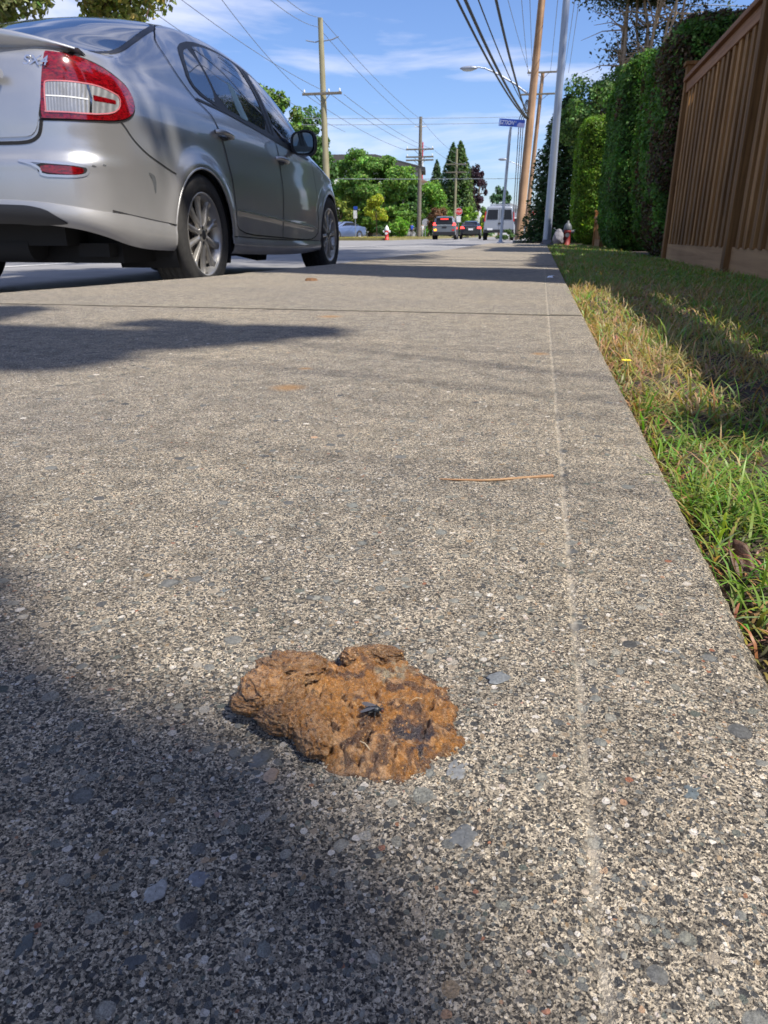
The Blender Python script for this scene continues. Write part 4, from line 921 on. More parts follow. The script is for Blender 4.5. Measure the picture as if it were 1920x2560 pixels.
for (a, b_, l) in (((818, 46, 43), (1044, 296, 68), 'top wire between the first and second poles'), ((812, 70, 43), (1040, 316, 68), 'second wire between the first and second poles'), ((866, 236, 43), (1080, 374, 68), 'crossarm wire between first and second poles on the right'), ((775, 236, 43), (1015, 376, 68), 'crossarm wire between first and second poles on the left'), ((836, 236, 43), (1062, 376, 68), 'middle crossarm wire between first and second poles'),
                   ((1050, 300, 68), (1135, 384, 90), 'top wire between the second and third poles'), ((1082, 376, 68), (1158, 412, 90), 'crossarm wire between the second and third poles')):
    wire([a, b_], .014, l, 'wire_thin', .3)
for (a, b_, r, l) in (((700, 296, 47), (1294, 292, 60), .016, 'upper level wire crossing the street'), ((700, 312, 47), (1294, 306, 60), .016, 'lower level wire crossing the street'), ((700, 446, 60), (1294, 446, 64), .022, 'dark level wire crossing low over the street'), ((1298, -10, 30), (1990, 22, 30), .016, 'pale wire crossing the top right corner above the hedges')):
    wire([a, b_], r, l, 'wire_thin', .05)
# ================================================================= SIGNS
def text_mesh(s, size, name, mat, parent, loc, rot=(R(90), 0, 0), ext=.002, shear=0.0, sx=1.0):
    c = bpy.data.curves.new(name, 'FONT'); c.body = s; c.size = size; c.extrude = ext; c.align_x = 'CENTER'; c.align_y = 'CENTER'; c.shear = shear; c.offset = size * .004
    t = bpy.data.objects.new('tmp', c); COL.objects.link(t); bpy.context.view_layer.update()
    me = bpy.data.meshes.new_from_object(t.evaluated_get(bpy.context.evaluated_depsgraph_get())); bpy.data.objects.remove(t)
    me.materials.clear(); me.materials.append(mat); o = bpy.data.objects.new(name, me); COL.objects.link(o); o.parent = parent; o.location = loc; o.rotation_euler = rot; o.scale = (sx, 1, 1); return o
def street_sign():
    p = at(1252, 24, -.06); root = empty('street_name_sign', tuple(p), label='blue street name blade on a slim grey post at the crossing', cat='street sign')
    h = hz(318, 24) + .06
    b = MB(); b.tube([(0, 0, 0), (.10, 0, h - .25), (.12, 0, h)], [.045, .042, .034], 12); b.build('post', M_['steel'], root)
    b = MB(); b.lathe([(0, 0), (.12, 0), (.12, .02), (.06, .05), (.05, .12)], 14); b.build('foot', M_['steel'], root)
    zc = h + .11; b = MB(); b.box((0, 0, 0), (.78, .012, .20)); s = b.build('blade', M_['blue'], root, bevel=.004); s.location = (.14, 0, zc); s.rotation_euler = (0, R(6), R(-8))
    b = MB(); b.box((-.365, -.008, 0), (.045, .004, .19)); b.build('edge_patch', simple('pale_blue_face', (.16, .28, .62), .4), s)
    w = simple('sign_white', (.62, .66, .80), .5)
    text_mesh('EZTION', .15, 'lettering', w, s, (-.155, -.0085, -.005), shear=.25, sx=.82)
    text_mesh('AV', .07, 'lettering', w, s, (.10, -.0085, .03), sx=.9)
    b = MB(); b.prism([(.18, -.09), (.385, -.09), (.385, .01), (.22, .02), (.17, -.04)], -.002, 'XZ', -.0065); b.build('corner_panel', simple('lilac_panel', (.42, .42, .70), .5), s)
street_sign()
def stop_sign(px, d, pyc, rp, label, back=False, tab=False):
    p = at(px, d, RZ); root = empty('stop_sign', tuple(p), brg(px) * -1, label, 'stop sign', 'stop signs at the crossing'); zc = hz(pyc, d) - RZ; r = rp / 1905 * d
    b = MB(); b.tube([(0, .03, 0), (0, .03, zc + r)], .032, 8); b.build('post', M_['steel'], root)
    oc = lambda q: [(q * math.cos(R(22.5 + 45 * i)), zc + q * math.sin(R(22.5 + 45 * i))) for i in range(8)]
    if back:
        b = MB(); b.prism(oc(r), .006, 'XZ', 0); b.build('panel_back', simple('bare_aluminium', (.42, .43, .46), .5, .4), root)
    else:
        b = MB(); b.prism(oc(r), .006, 'XZ', 0); b.build('panel_border', M_['white'], root)
        b = MB(); b.prism(oc(r * .92), -.003, 'XZ', -.001); b.build('panel', M_['red'], root)
        text_mesh('STOP', r * .72, 'lettering', M_['white'], root, (0, -.006, zc), sx=.85)
    if tab:
        b = MB(); b.box((0, -.004, zc - r * 1.9), (r * 1.25, .008, r * 1.6)); b.build('lower_panel', M_['white'], root)
stop_sign(1145, 66, 529, 9.0, 'red stop sign on a post between the crossover and the black sedan', tab=True)
stop_sign(1333, 46, 535, 9.5, 'red stop sign beyond the wooden poles with a white panel below', tab=True)
stop_sign(1063, 72, 556, 9.0, 'stop sign seen from its grey back left of the crossover', back=True)
p = at(889, 58, 0); root = empty('parking_sign', tuple(p), label='narrow sign post with a blue and white panel behind the sedan', cat='street sign')
b = MB(); b.tube([(0, 0, -.1), (0, 0, hz(516, 58))], .03, 6); b.build('post', M_['steel'], root)
b = MB(); b.box((.03, -.04, hz(520, 58)), (.30, .01, .22)); b.build('upper_panel', M_['blue'], root)
b = MB(); b.box((0, -.04, hz(536, 58)), (.28, .01, .55)); b.build('lower_panel', M_['white'], root)
def guide_sign(px, d, y0, y1, w, label):
    p = at(px, d, 0); root = empty('notice_panel', tuple(p), label=label, cat='sign'); b = MB(); b.tube([(-w * .3, .03, 0), (-w * .3, .03, hz(y1, d))], .03, 6); b.tube([(w * .3, .03, 0), (w * .3, .03, hz(y1, d))], .03, 6); b.build('legs', M_['steel'], root)
    b = MB(); b.box((0, 0, (hz(y0, d) + hz(y1, d)) / 2), (w, .02, hz(y1, d) - hz(y0, d))); b.build('panel', M_['white'], root, bevel=.01)
guide_sign(1192, 100, 572, 540, .55, 'white panel on posts beside the farthest pole')

# ================================================================= HYDRANTS, PEOPLE, BUILDINGS
def hydrant(px, d, z0, h, label, bonnet, red_=None):
    p = at(px, d, z0); root = empty('fire_hydrant', tuple(p), label=label, cat='fire hydrant', group='red fire hydrants'); s = h / .8
    b = MB(); b.lathe([(0, 0), (.15, 0), (.15, .04), (.105, .05), (.105, .42), (.125, .44), (.125, .50), (.09, .52)], 18); o = b.build('body', red_ or M_['red'], root); o.scale = (s,) * 3
    b = MB(); b.lathe([(.13, .52), (.135, .55), (.12, .64), (.07, .72), (.03, .74), (.03, .80), (0, .80)], 18); o = b.build('bonnet', bonnet, root); o.scale = (s,) * 3
    for sx in (-1, 1):
        b = MB(); b.tube([(sx * .09, 0, .46), (sx * .19, 0, .46)], .055, 10); b.tube([(sx * .19, 0, .46), (sx * .21, 0, .46)], .065, 8); o = b.build('nozzle_cap', bonnet, root); o.scale = (s,) * 3
    b = MB(); b.tube([(0, -.08, .36), (0, -.19, .36)], .07, 10); o = b.build('nozzle_cap', bonnet, root); o.scale = (s,) * 3
hydrant(967, 48, hz(600, 48), .86, 'red hydrant with white bonnet and caps on the sunny verge across the crossing', M_['white'])
hydrant(1418, 16.4, -.06, .52, 'red hydrant with shade darkened into its paint, at the foot of the bright hedge', simple('shaded_bonnet', (.10, .11, .12), .5), simple('shaded_red', (.20, .012, .01), .6))  # red and white darkened in the paint to stand in for shade
def bundle():
    p = at(1397, 16.4, -.06); n, k = 40, 26; U, Vv = np.meshgrid(np.linspace(0, 2 * np.pi, n, endpoint=False), np.linspace(0.02, np.pi - .02, k)); sx, sy, sz = np.sin(Vv) * np.cos(U), np.sin(Vv) * np.sin(U), np.cos(Vv)
    q = 1 + .16 * fbm(sx * 2, sy * 2, sz * 2, 3); w = .14 * (1.15 - .5 * (sz + 1) / 2 * 1.2)
    o = npmesh('grey_sack', np.stack([p.x + sx * w * q, p.y + sy * w * q, -.02 + .15 + sz * .17 * q], -1).reshape(-1, 3), grid_faces(k, n, True), simple('grey_sacking', (.20, .19, .21), .7, sc=20, bump=.01, bsc=30))
    tag(o, 'slumped pale grey sack beside the shaded red hydrant', 'sack')
bundle()

def skin_person(name, p, h, pose, label, shirt, trousers, skincol, haircol, rz=0):
    """standing figure grown from a joint skeleton; clothing regions by material, hair as a child"""
    s = h / 1.75; root = empty(name, tuple(p), rz, label, 'person')
    J = {'pel': (0, 0, .95), 'spine': (0, .01, 1.15), 'chest': (0, .01, 1.34), 'neck': (0, .0, 1.50), 'head': (0, -.01, 1.60), 'crown': (0, .0, 1.70),
         'shl': (-.17, 0, 1.42), 'ell': (-.24, .02, 1.15), 'wrl': (-.25, -.05, .92), 'hal': (-.25, -.07, .84), 'shr': (.17, 0, 1.42), 'elr': (.24, .02, 1.15), 'wrr': (.25, -.05, .92), 'har': (.25, -.07, .84),
         'hil': (-.09, 0, .90), 'knl': (-.11, -.03 + pose * .05, .50), 'anl': (-.11, .02 + pose * .16, .09), 'tol': (-.12, -.12 + pose * .16, .03), 'hir': (.09, 0, .90), 'knr': (.11, -.05 - pose * .04, .50), 'anr': (.11, .02 - pose * .14, .09), 'tor': (.12, -.12 - pose * .14, .03)}
    rad = dict(pel=.14, spine=.13, chest=.15, neck=.055, head=.085, crown=.075, shl=.065, ell=.045, wrl=.03, hal=.035, shr=.065, elr=.045, wrr=.03, har=.035, hil=.09, knl=.06, anl=.042, tol=.035, hir=.09, knr=.06, anr=.042, tor=.035)
    E_ = [('pel', 'spine'), ('spine', 'chest'), ('chest', 'neck'), ('neck', 'head'), ('head', 'crown'), ('chest', 'shl'), ('shl', 'ell'), ('ell', 'wrl'), ('wrl', 'hal'), ('chest', 'shr'), ('shr', 'elr'), ('elr', 'wrr'), ('wrr', 'har'), ('pel', 'hil'), ('hil', 'knl'), ('knl', 'anl'), ('anl', 'tol'), ('pel', 'hir'), ('hir', 'knr'), ('knr', 'anr'), ('anr', 'tor')]
    ks = list(J); me = bpy.data.meshes.new('body'); me.from_pydata([tuple(q * s for q in J[k]) for k in ks], [(ks.index(a), ks.index(b_)) for a, b_ in E_], [])
    o = bpy.data.objects.new('body', me); COL.objects.link(o); m = o.modifiers.new('skin', 'SKIN'); m.use_smooth_shade = True
    for i, k in enumerate(ks): me.skin_vertices[0].data[i].radius = (rad[k] * s,) * 2
    me.skin_vertices[0].data[0].use_root = True; o.modifiers.new('sub', 'SUBSURF').levels = 1; o.modifiers['sub'].render_levels = 1
    bpy.context.view_layer.update(); m2 = bpy.data.meshes.new_from_object(o.evaluated_get(bpy.context.evaluated_depsgraph_get())); o.modifiers.clear(); o.data = m2
    m2.materials.clear(); [m2.materials.append(simple('cloth_' + name + str(i), c, .8)) for i, c in enumerate((skincol, shirt, trousers))]
    for f in m2.polygons:
        z = f.center.z / s; x = abs(f.center.x) / s
        f.material_index = 0 if z > 1.46 or (x > .2 and z < 1.12) else (1 if z > .95 else 2)
    o.parent = root; b = MB(); b.ell((0, .012 * s, 1.69 * s), (.092 * s, .10 * s, .085 * s), 14, 10); b.build('hair', simple('hair_' + name, haircol, .7), root)
    return root
skin_person('person', at(1029, 84, .0), 1.40, 1, 'person in a blue top and dark trousers walking past the utility pole', (.03, .10, .55), (.04, .03, .03), (.45, .28, .18), (.35, .28, .12))
skin_person('person', at(1056, 84, .0), 1.36, -1, 'person in pale clothes standing right of the utility pole', (.55, .55, .58), (.35, .35, .37), (.45, .28, .18), (.06, .04, .03), .6)

def apartment():
    p = at(905, 112, 0); ang = -YAW - R(-9); root = empty('apartment_building', tuple(p), R(8), 'pale three storey apartment building with dark roof behind the spreading tree', 'building')
    W = 17.0; zt = hz(414, 112); ze = hz(400, 112); b = MB(); b.box((0, 3, zt / 2), (W, 6, zt)); wl = b.build('wall', simple('pale_render', (.52, .53, .55), .8, var=.08), root)
    b = MB(); zr = hz(386, 112); b.add([(-W / 2 - .6, -.7, zt), (W / 2 + .6, -.7, zt - .8), (W / 2 + .6, -.7, zt - .3), (2.0, -.2, zr), (-W / 2 - .6, -.2, zr), (-W / 2 - .6, 6.5, zt), (W / 2 + .6, 6.5, zt - .8), (W / 2 + .6, 6.5, zt - .3), (2, 6, zr), (-W / 2 - .6, 6, zr)],
        [(0, 1, 2, 3, 4), (5, 9, 8, 7, 6), (0, 4, 9, 5), (1, 6, 7, 2), (2, 7, 8, 3), (3, 8, 9, 4), (0, 5, 6, 1)]); b.build('roof', simple('dark_roof', (.05, .048, .05), .85), root)
    for st in range(3):
        for i in range(6):
            x = -W / 2 + 1.6 + i * 2.75; z = 1.5 + st * 3.0
            if z + 1.2 > zt: continue
            b = MB(); b.box((x, -.02, z + .2), (1.5, .08, 1.3)); w_ = b.build('window', M_['white'], root)
            b = MB(); b.box((x, -.07, z + .2), (1.3, .03, 1.1)); b.build('pane', M_['glass'], w_)
        b = MB(); b.box((0, -.65, st * 3.0 + .65), (W * .8, 1.1, .16)); b.box((0, -1.15, st * 3.0 + 1.15), (W * .8, .05, .85)); b.build('balcony', M_['white'], root)
apartment()
def far_house(px, d, w, dep, hh, col, roofcol, label, rz=0):
    p = at(px, d, 0); root = empty('house', tuple(p), rz, label, 'house'); b = MB(); b.box((0, dep / 2, hh / 2), (w, dep, hh)); b.build('wall', simple('house_wall', col, .8, var=.06), root)
    b = MB(); b.prism([(-w / 2 - .4, hh), (w / 2 + .4, hh), (0, hh + w * .18)], dep + .8, 'XZ', -.4); b.build('roof', simple('house_roof', roofcol, .8), root)
    for x in (-.28, .0, .28):
        b = MB(); b.box((x * w, -.03, hh * .55), (w * .16, .08, hh * .28)); f = b.build('window', M_['white'], root); b = MB(); b.box((x * w, -.08, hh * .55), (w * .13, .03, hh * .22)); b.build('pane', M_['glass'], f)
far_house(1262, 175, 9, 8, 5.6, (.72, .72, .70), (.45, .46, .47), 'white building far down the street behind the van')
far_house(1344, 80, 3.4, 5, 2.3, (.55, .36, .24), (.20, .12, .08), 'tan house seen low behind the second stop sign')
far_house(1022, 150, 7, 6, hz(455, 150), (.60, .50, .44), (.35, .22, .18), 'beige building peeking above the trees left of the second pole')
# slim red and white mast behind the second pole
p = at(1053, 260, 0); root = empty('radio_mast', tuple(p), label='slim red and white mast rising behind the second pole', cat='mast'); top = hz(355, 260)
for i in range(6):
    b = MB(); b.tube([(0, 0, top * i / 6), (0, 0, top * (i + 1) / 6)], .32 - .02 * i, 6); b.build('section', M_['red'] if i % 2 else M_['white'], root)
p = at(1304, 40, 0); root = empty('litter_bin', tuple(p), label='pale blue grey bin right of the big wooden pole base', cat='bin')
b = MB(); b.lathe([(0, 0), (.15, 0), (.17, .5), (.15, .52)], 16); b.build('body', simple('bin_grey', (.32, .38, .46), .5), root)
b = MB(); b.lathe([(.17, .52), (.18, .55), (.12, .62), (0, .64)], 16); b.build('lid', simple('bin_lid', (.06, .08, .12), .5), root)
# ================================================================= SILVER SEDAN
def itp(x, xs, ys):   # smooth monotone-ish interpolation (Catmull on tables)
    xs = np.array(xs, float); ys = np.array(ys, float); x = np.asarray(x, float)
    m = np.gradient(ys, xs); i = np.clip(np.searchsorted(xs, x) - 1, 0, len(xs) - 2); h = xs[i + 1] - xs[i]; t = np.clip((x - xs[i]) / h, 0, 1)
    return (2*t**3 - 3*t**2 + 1) * ys[i] + (t**3 - 2*t**2 + t) * h * m[i] + (-2*t**3 + 3*t**2) * ys[i + 1] + (t**3 - t**2) * h * m[i + 1]
ARCH = ((1.055, .290, .352), (3.585, .305, .338))
def build_sedan():
    CO = Vector((-2.67, 2.87, RZ))
    root = empty('parked_car', tuple(CO), label='silver four door sedan parked at the curb, rear towards the camera', cat='car')
    plan = np.array([(0, .015), (.30, .020), (.50, .035), (.64, .065), (.735, .115), (.80, .20), (.832, .33), (.848, .55), (.858, .9), (.865, 1.5), (.867, 2.3), (.862, 3.1), (.852, 3.5), (.828, 3.85), (.77, 4.13), (.64, 4.32), (.42, 4.43), (0, 4.49)])
    ch = np.concatenate([[0], np.cumsum(np.hypot(*np.diff(plan, axis=0).T))]); T = ch[-1]; nt_ = 420
    t = np.linspace(0, T, nt_); px = itp(t, ch, plan[:, 0]); py = itp(t, ch, plan[:, 1]); px[0] = 0; px[-1] = 0
    dx, dy = np.gradient(px), np.gradient(py); ln = np.hypot(dx, dy); nx, ny = dy / ln, -dx / ln       # outward normal
    w_rear = np.clip((.42 - py) / .34, 0, 1) ** 1.0 * (py < 1); w_rear = w_rear * w_rear * (3 - 2 * w_rear); w_front = np.clip((py - 3.75) / .6, 0, 1)
    zb = itp(py, [0, .06, .3, .63, .75, 1.4, 3.0, 3.3, 3.9, 4.3, 4.49], [.375, .352, .275, .243, .24, .212, .188, .20, .19, .17, .17])
    zk = itp(py, [0, .06, .35, .70, 1.38, 2.95, 3.3, 4.49], [.468, .440, .395, .362, .310, .272, .27, .27])
    zs = itp(py, [0, .1, .3, .6, 1.12, 1.3, 1.9, 2.4, 2.8, 3.1, 3.45, 3.8, 4.1, 4.35, 4.49], [1.035, 1.032, 1.025, 1.022, 1.008, .998, .950, .906, .872, .850, .815, .748, .672, .60, .56])
    # inward offset of the surface by height (0 at the bumper line)
    n0, n1, n2 = 10, 58, 74
    rows = []
    def side_in(z, yy): return itp(z, [.15, .31, .36, .50, .62, .74, .84, .92, 1.02, 1.10], [.012, .010, .008, .002, .002, .012, .020, .036, .082, .14])
    def rear_in(z): return itp(z, [.15, .36, .45, .56, .605, .635, .68, .76, .90, 1.0, 1.06], [.03, .004, .0, .0, .004, .022, .030, .034, .055, .088, .13])
    def front_in(z): return itp(z, [.15, .3, .5, .6, .7, .8], [.03, 0, .01, .06, .17, .30])
    def inset(z):
        a = side_in(z, py); b = rear_in(z); c = front_in(z); return a * (1 - w_rear - w_front) + b * w_rear + c * w_front
    for k in range(n0 + 1):
        f = k / n0; z = zb + (zk - zb) * f; off = inset(z) - .014 * np.sin(np.pi * min(1, f * .5 + .5)) * 1.0 - .010 + .03 * (1 - f) ** 3 ; rows.append((px - nx * off, py - ny * off, z))
    for k in range(n1 + 1):
        f = k / n1; z = zk + .002 + (zs - zk - .002) * f; off = inset(z)
        # crease under the belt and flared arches
        for (ay, az, ar) in ARCH:
            d = np.hypot(py - ay, z - az); off = off - .016 * np.exp(-((d - ar - .02) / .055) ** 2) * (1 - w_rear)
        off = off + .0055 * np.exp(-((z - (.455 - .054 * (py - 1.5))) / .012) ** 2) * np.clip((py - 1.42) / .05, 0, 1) * np.clip((3.1 - py) / .05, 0, 1) * -1
        rows.append((px - nx * off, py - ny * off, z))
    xs_, ys_, zs_ = rows[-1]
    yc = np.clip(ys_ + w_rear * .0, .05, 4.4)
    # upper surface: shoulder -> rail -> centre line
    xr = itp(yc, [.05, .2, .40, .55, .8, 1.05, 1.25, 1.6, 2.1, 2.64, 2.92, 3.08, 3.2, 3.4, 3.7, 4.1, 4.4], [.60, .68, .715, .722, .680, .628, .585, .590, .598, .598, .615, .645, .675, .70, .68, .60, .40])
    zr = itp(yc, [.05, .2, .40, .55, .8, 1.05, 1.25, 1.42, 1.6, 2.1, 2.64, 2.92, 3.08, 3.2, 3.4, 3.7, 4.1, 4.4], [1.045, 1.05, 1.052, 1.066, 1.175, 1.285, 1.352, 1.382, 1.396, 1.398, 1.342, 1.245, 1.13, 1.02, .930, .842, .73, .60])
    zc = itp(yc, [.05, .2, .35, .45, .6, .9, 1.2, 1.45, 1.8, 2.2, 2.5, 2.75, 3.0, 3.25, 3.45, 3.7, 4.1, 4.4], [1.062, 1.082, 1.09, 1.10, 1.16, 1.29, 1.40, 1.445, 1.468, 1.466, 1.44, 1.38, 1.25, 1.10, .985, .935, .83, .66])
    xr = np.minimum(xr, np.maximum(xs_ - .02, 0)); zr = np.maximum(zr, zs_ + .004 * (xs_ > .1))
    for k in range(1, n2 + 1):
        f = k / n2
        if f <= .42:
            q = min(1.0, f / .42); bul = .030 * math.sin(math.pi * q) * np.clip((zr - zs_) / .3, 0, 1)
            # ease the start so that the shoulder stays round
            qq = q; x = xs_ + (xr - xs_) * qq + bul; z = zs_ + (zr - zs_) * (1 - (1 - qq) ** 1.12)
        else:
            q = min(1.0, (f - .42) / .58); x = xr * (1 - q) ; z = zr + (zc - zr) * (1 - (1 - q) ** 2.3)
        rows.append((x, ys_ + (yc - ys_) * f, z))
    A = np.array(rows)                      # (rows, 3, nt)
    X, Y, Z = A[:, 0], A[:, 1], A[:, 2]
    # round the rail and shoulder: blur across rows near them
    for it in range(5):
        for S, lo, hi in ((X, n0 + n1 - 2, len(rows) - 3), (Z, n0 + n1 - 2, len(rows) - 3)):
            S[lo:hi] = .25 * S[lo - 1:hi - 1] + .5 * S[lo:hi] + .25 * S[lo + 1:hi + 1]
    # wheel openings
    for (ay, az, ar) in ARCH:
        low = (np.arange(len(rows))[:, None] < n0 + n1 - 6) & (X > .5); d = np.hypot(Y - ay, Z - az)
        ins = low & (d < ar)
        lim = ins.copy(); near = (d > ar - .028) & ins; k = np.where(near, ar / np.maximum(d, 1e-6), 1); Y[:] = np.where(near, ay + (Y - ay) * k, Y); Z[:] = np.where(near, az + (Z - az) * k, Z)
        if ay < 2: kill = ins & ~near
        else: kill |= ins & ~near
    nr, nc = X.shape; V = np.stack([X, Y, Z], -1).reshape(-1, 3); F = grid_faces(nr, nc); kf = kill.ravel()[F].any(1)
    F = F[~kf]; V2 = V * np.array([-1, 1, 1]); F2 = (F + len(V))[:, ::-1]
    VV = np.vstack([V, V2]); FF = np.vstack([F, F2])
    body = npmesh('body', VV, FF, M_['silver'], root)
    bm = bmesh.new(); bm.from_mesh(body.data); bmesh.ops.remove_doubles(bm, verts=bm.verts, dist=1e-5); bmesh.ops.recalc_face_normals(bm, faces=bm.faces)
    loose = [v for v in bm.verts if not v.link_faces]; bmesh.ops.delete(bm, geom=loose, context='VERTS')
    for f in bm.faces: f.smooth = True
    for e in bm.edges:
        if len(e.link_faces) == 2 and e.calc_face_angle(0) > .9: e.smooth = False
    bm.to_mesh(body.data)
    bm.faces.ensure_lookup_table(); bm.normal_update()
    bmesh.ops.triangulate(bm, faces=bm.faces); bm.faces.ensure_lookup_table(); bm.normal_update(); tree_ = BVHTree.FromBMesh(bm)
    DIR = {'side': (Vector((1, 0, 0)), lambda a, b: Vector((3, a, b))), 'rear': (Vector((0, -1, 0)), lambda a, b: Vector((a, -2, b))), 'front': (Vector((0, 1, 0)), lambda a, b: Vector((a, 7, b))), 'left': (Vector((-1, 0, 0)), lambda a, b: Vector((-3, a, b))),
           'corner': (Vector((.7071, -.7071, 0)), lambda a, b: Vector((.8, .15, b)) + Vector((.7071, -.7071, 0)) * 2 + Vector((.7071, .7071, 0)) * a)}
    def cast(proj, a, b, lift):
        d, o = DIR[proj]; p, n, i, _ = tree_.ray_cast(o(a, b), -d)
        if p is None:
            q = o(a, b); p, n, i, _ = tree_.find_nearest(q - d * (2.0 if proj != 'side' else 2.15))
        vs = bm.faces[i].verts; nn = geometry.barycentric_transform(p, vs[0].co, vs[1].co, vs[2].co, vs[0].normal, vs[1].normal, vs[2].normal).normalized()
        if nn.dot(d) < 0: nn = -nn
        return p + nn * lift, nn
    def resamp(pl, n, smooth=0, closed=True):
        P = [np.array(q, float) for q in pl]; Q = P + [P[0]] if closed else P
        for _ in range(smooth):
            R_ = []
            for i in range(len(Q) - 1): R_ += [Q[i] * .78 + Q[i + 1] * .22, Q[i] * .22 + Q[i + 1] * .78]
            Q = R_ + [R_[0]] if closed else [Q[0]] + R_ + [Q[-1]]
        Q = np.array(Q); c = np.concatenate([[0], np.cumsum(np.hypot(*np.diff(Q, axis=0).T))]); s = np.linspace(0, c[-1], n, endpoint=not closed)
        return np.stack([np.interp(s, c, Q[:, 0]), np.interp(s, c, Q[:, 1])], 1)
    def patch(name, outline, proj, lift, mat, parent=root, n=72, k=16, smooth=1, edge=.006, sink=.006, ctr=None):
        O = resamp(outline, n, smooth); c = np.array(ctr) if ctr else O.mean(0); vs, ns = [], []
        fr = list(np.linspace(0, 1, k)[1:]) ; rad = np.hypot(*(O - c).T).mean(); e = 1 - edge / rad
        fr = [q * e for q in fr] + [1.0, 1.0]
        p0, q0 = cast(proj, c[0], c[1], lift); vs.append(p0); ns.append(q0)
        for m, f in enumerate(fr):
            l_ = lift if m < len(fr) - 2 else (lift * .75 if m == len(fr) - 2 else -sink)
            for q in O:
                r = c + (q - c) * f; p, nn = cast(proj, r[0], r[1], l_); vs.append(p); ns.append(nn)
        fs = [(0, 1 + (j + 1) % n, 1 + j) for j in range(n)] + [(1 + i * n + j, 1 + i * n + (j + 1) % n, 1 + (i + 1) * n + (j + 1) % n, 1 + (i + 1) * n + j) for i in range(len(fr) - 1) for j in range(n)]
        me = bpy.data.meshes.new(name); me.from_pydata(vs, [], fs); me.materials.append(mat)
        for p in me.polygons: p.use_smooth = True
        v = [Vector(vs[fs[1 + n][q]]) for q in range(3)]; nf = me.polygons[n * 2].normal
        if nf.dot(ns[1]) < 0:
            me.flip_normals()
        me.normals_split_custom_set_from_vertices([tuple(q) for q in ns])
        o = bpy.data.objects.new(name, me); COL.objects.link(o); o.parent = parent; return o
    def ribbon(name, line, proj, w, mat, parent=root, lift=.0022, n=90, smooth=1, closed=False):
        O = resamp(line, n, smooth, closed); P = [cast(proj, q[0], q[1], lift) for q in O]; vs = []; m = len(P)
        for i in range(m):
            a = P[(i + 1) % m][0] if closed or i < m - 1 else P[i][0]; b_ = P[i - 1][0] if closed or i > 0 else P[i][0]; tn = (a - b_).normalized(); sd_ = tn.cross(P[i][1]).normalized()
            vs += [P[i][0] + sd_ * w / 2, P[i][0] - sd_ * w / 2]
        fs = [(2 * i, 2 * i + 1, 2 * ((i + 1) % m) + 1, 2 * ((i + 1) % m)) for i in range(m if closed else m - 1)]
        b = MB(); b.add(vs, fs, 0, True); return b.build(name, mat, parent)
    S_, GP, GL, BK = M_['silver'], M_['gap'], M_['glass'], M_['black']
    # ---- doors with their glass
    rdoor = [(1.32, .955), (1.39, .80), (1.45, .62), (1.475, .47), (1.47, .33), (2.30, .302), (2.33, .60), (2.30, .91), (1.9, .945)]
    fdoor = [(2.325, .905), (2.345, .60), (2.32, .300), (3.16, .278), (3.19, .45), (3.17, .66), (3.12, .845), (2.8, .868)]
    d1 = patch('rear_door', rdoor, 'side', .0016, S_, smooth=0, n=110, k=26, edge=.004, sink=.004); d2 = patch('front_door', fdoor, 'side', .0016, S_, smooth=0, n=110, k=26, edge=.004, sink=.004)
    for l in ([(1.13, 1.30), (1.00, 1.22), (1.03, 1.10), (1.20, .985), (1.33, .93), (1.40, .80), (1.455, .62), (1.48, .47), (1.475, .325), (2.31, .298)],
              [(2.31, .298), (2.335, .45), (2.345, .62), (2.325, .90), (2.26, 1.16), (2.20, 1.352)], [(2.31, .298), (3.17, .274), (3.20, .45), (3.18, .66), (3.12, .855)],
              [(1.13, 1.30), (1.25, 1.358), (1.45, 1.395), (1.75, 1.412)], [(3.48, .795), (3.30, .835), (3.15, .86)]):
        ribbon('door_gap', l, 'side', .007, GP, smooth=2, lift=.003)
    fr = patch('window_surround', [(1.165, 1.075), (1.215, 1.20), (1.30, 1.275), (1.50, 1.335), (1.80, 1.363), (2.15, 1.358), (2.50, 1.318), (2.78, 1.238), (2.96, 1.10), (3.06, .93), (3.06, .875), (2.75, .884), (2.35, .922), (1.9, .962), (1.30, 1.010)], 'side', .004, BK, smooth=1, n=130, k=14, edge=.004)
    fr['label'] = 'black frame round the side windows'
    w1 = patch('quarter_window', [(1.20, 1.075), (1.235, 1.17), (1.31, 1.245), (1.41, 1.278), (1.475, 1.015), (1.33, 1.028)], 'side', .0065, GL, smooth=1, k=12)
    w2 = patch('rear_door_window', [(1.44, 1.290), (1.62, 1.328), (1.85, 1.342), (2.12, 1.338), (2.17, 1.20), (2.215, .955), (1.95, .978), (1.51, 1.012)], 'side', .0065, GL, smooth=1, k=16)
    w3 = patch('front_door_window', [(2.30, 1.325), (2.48, 1.298), (2.70, 1.238), (2.86, 1.145), (2.96, 1.02), (3.00, .915), (2.78, .905), (2.36, .942), (2.33, 1.15)], 'side', .0065, GL, smooth=1, k=16)
    for l in ([(1.47, 1.29), (1.62, 1.255), (1.75, 1.215), (1.88, 1.16), (2.0, 1.10)],): ribbon('window_seal', l, 'side', .008, simple('grey_seal', (.25, .26, .28), .4), w2, .009, smooth=2)
    ribbon('pillar_trim', [(2.175, 1.335), (2.215, 1.16), (2.245, .955)], 'side', .028, BK, lift=.009, smooth=1)
    ribbon('pillar_trim', [(2.255, 1.332), (2.29, 1.15), (2.315, .95)], 'side', .028, BK, lift=.009, smooth=1)
    patch('cloth_in_window', [(1.72, 1.175), (1.80, 1.165), (1.86, 1.02), (1.90, .975), (1.74, .985)], 'side', .0075, simple('pale_cloth', (.30, .46, .50), .6), w2, n=30, k=5, edge=.002, sink=.001)
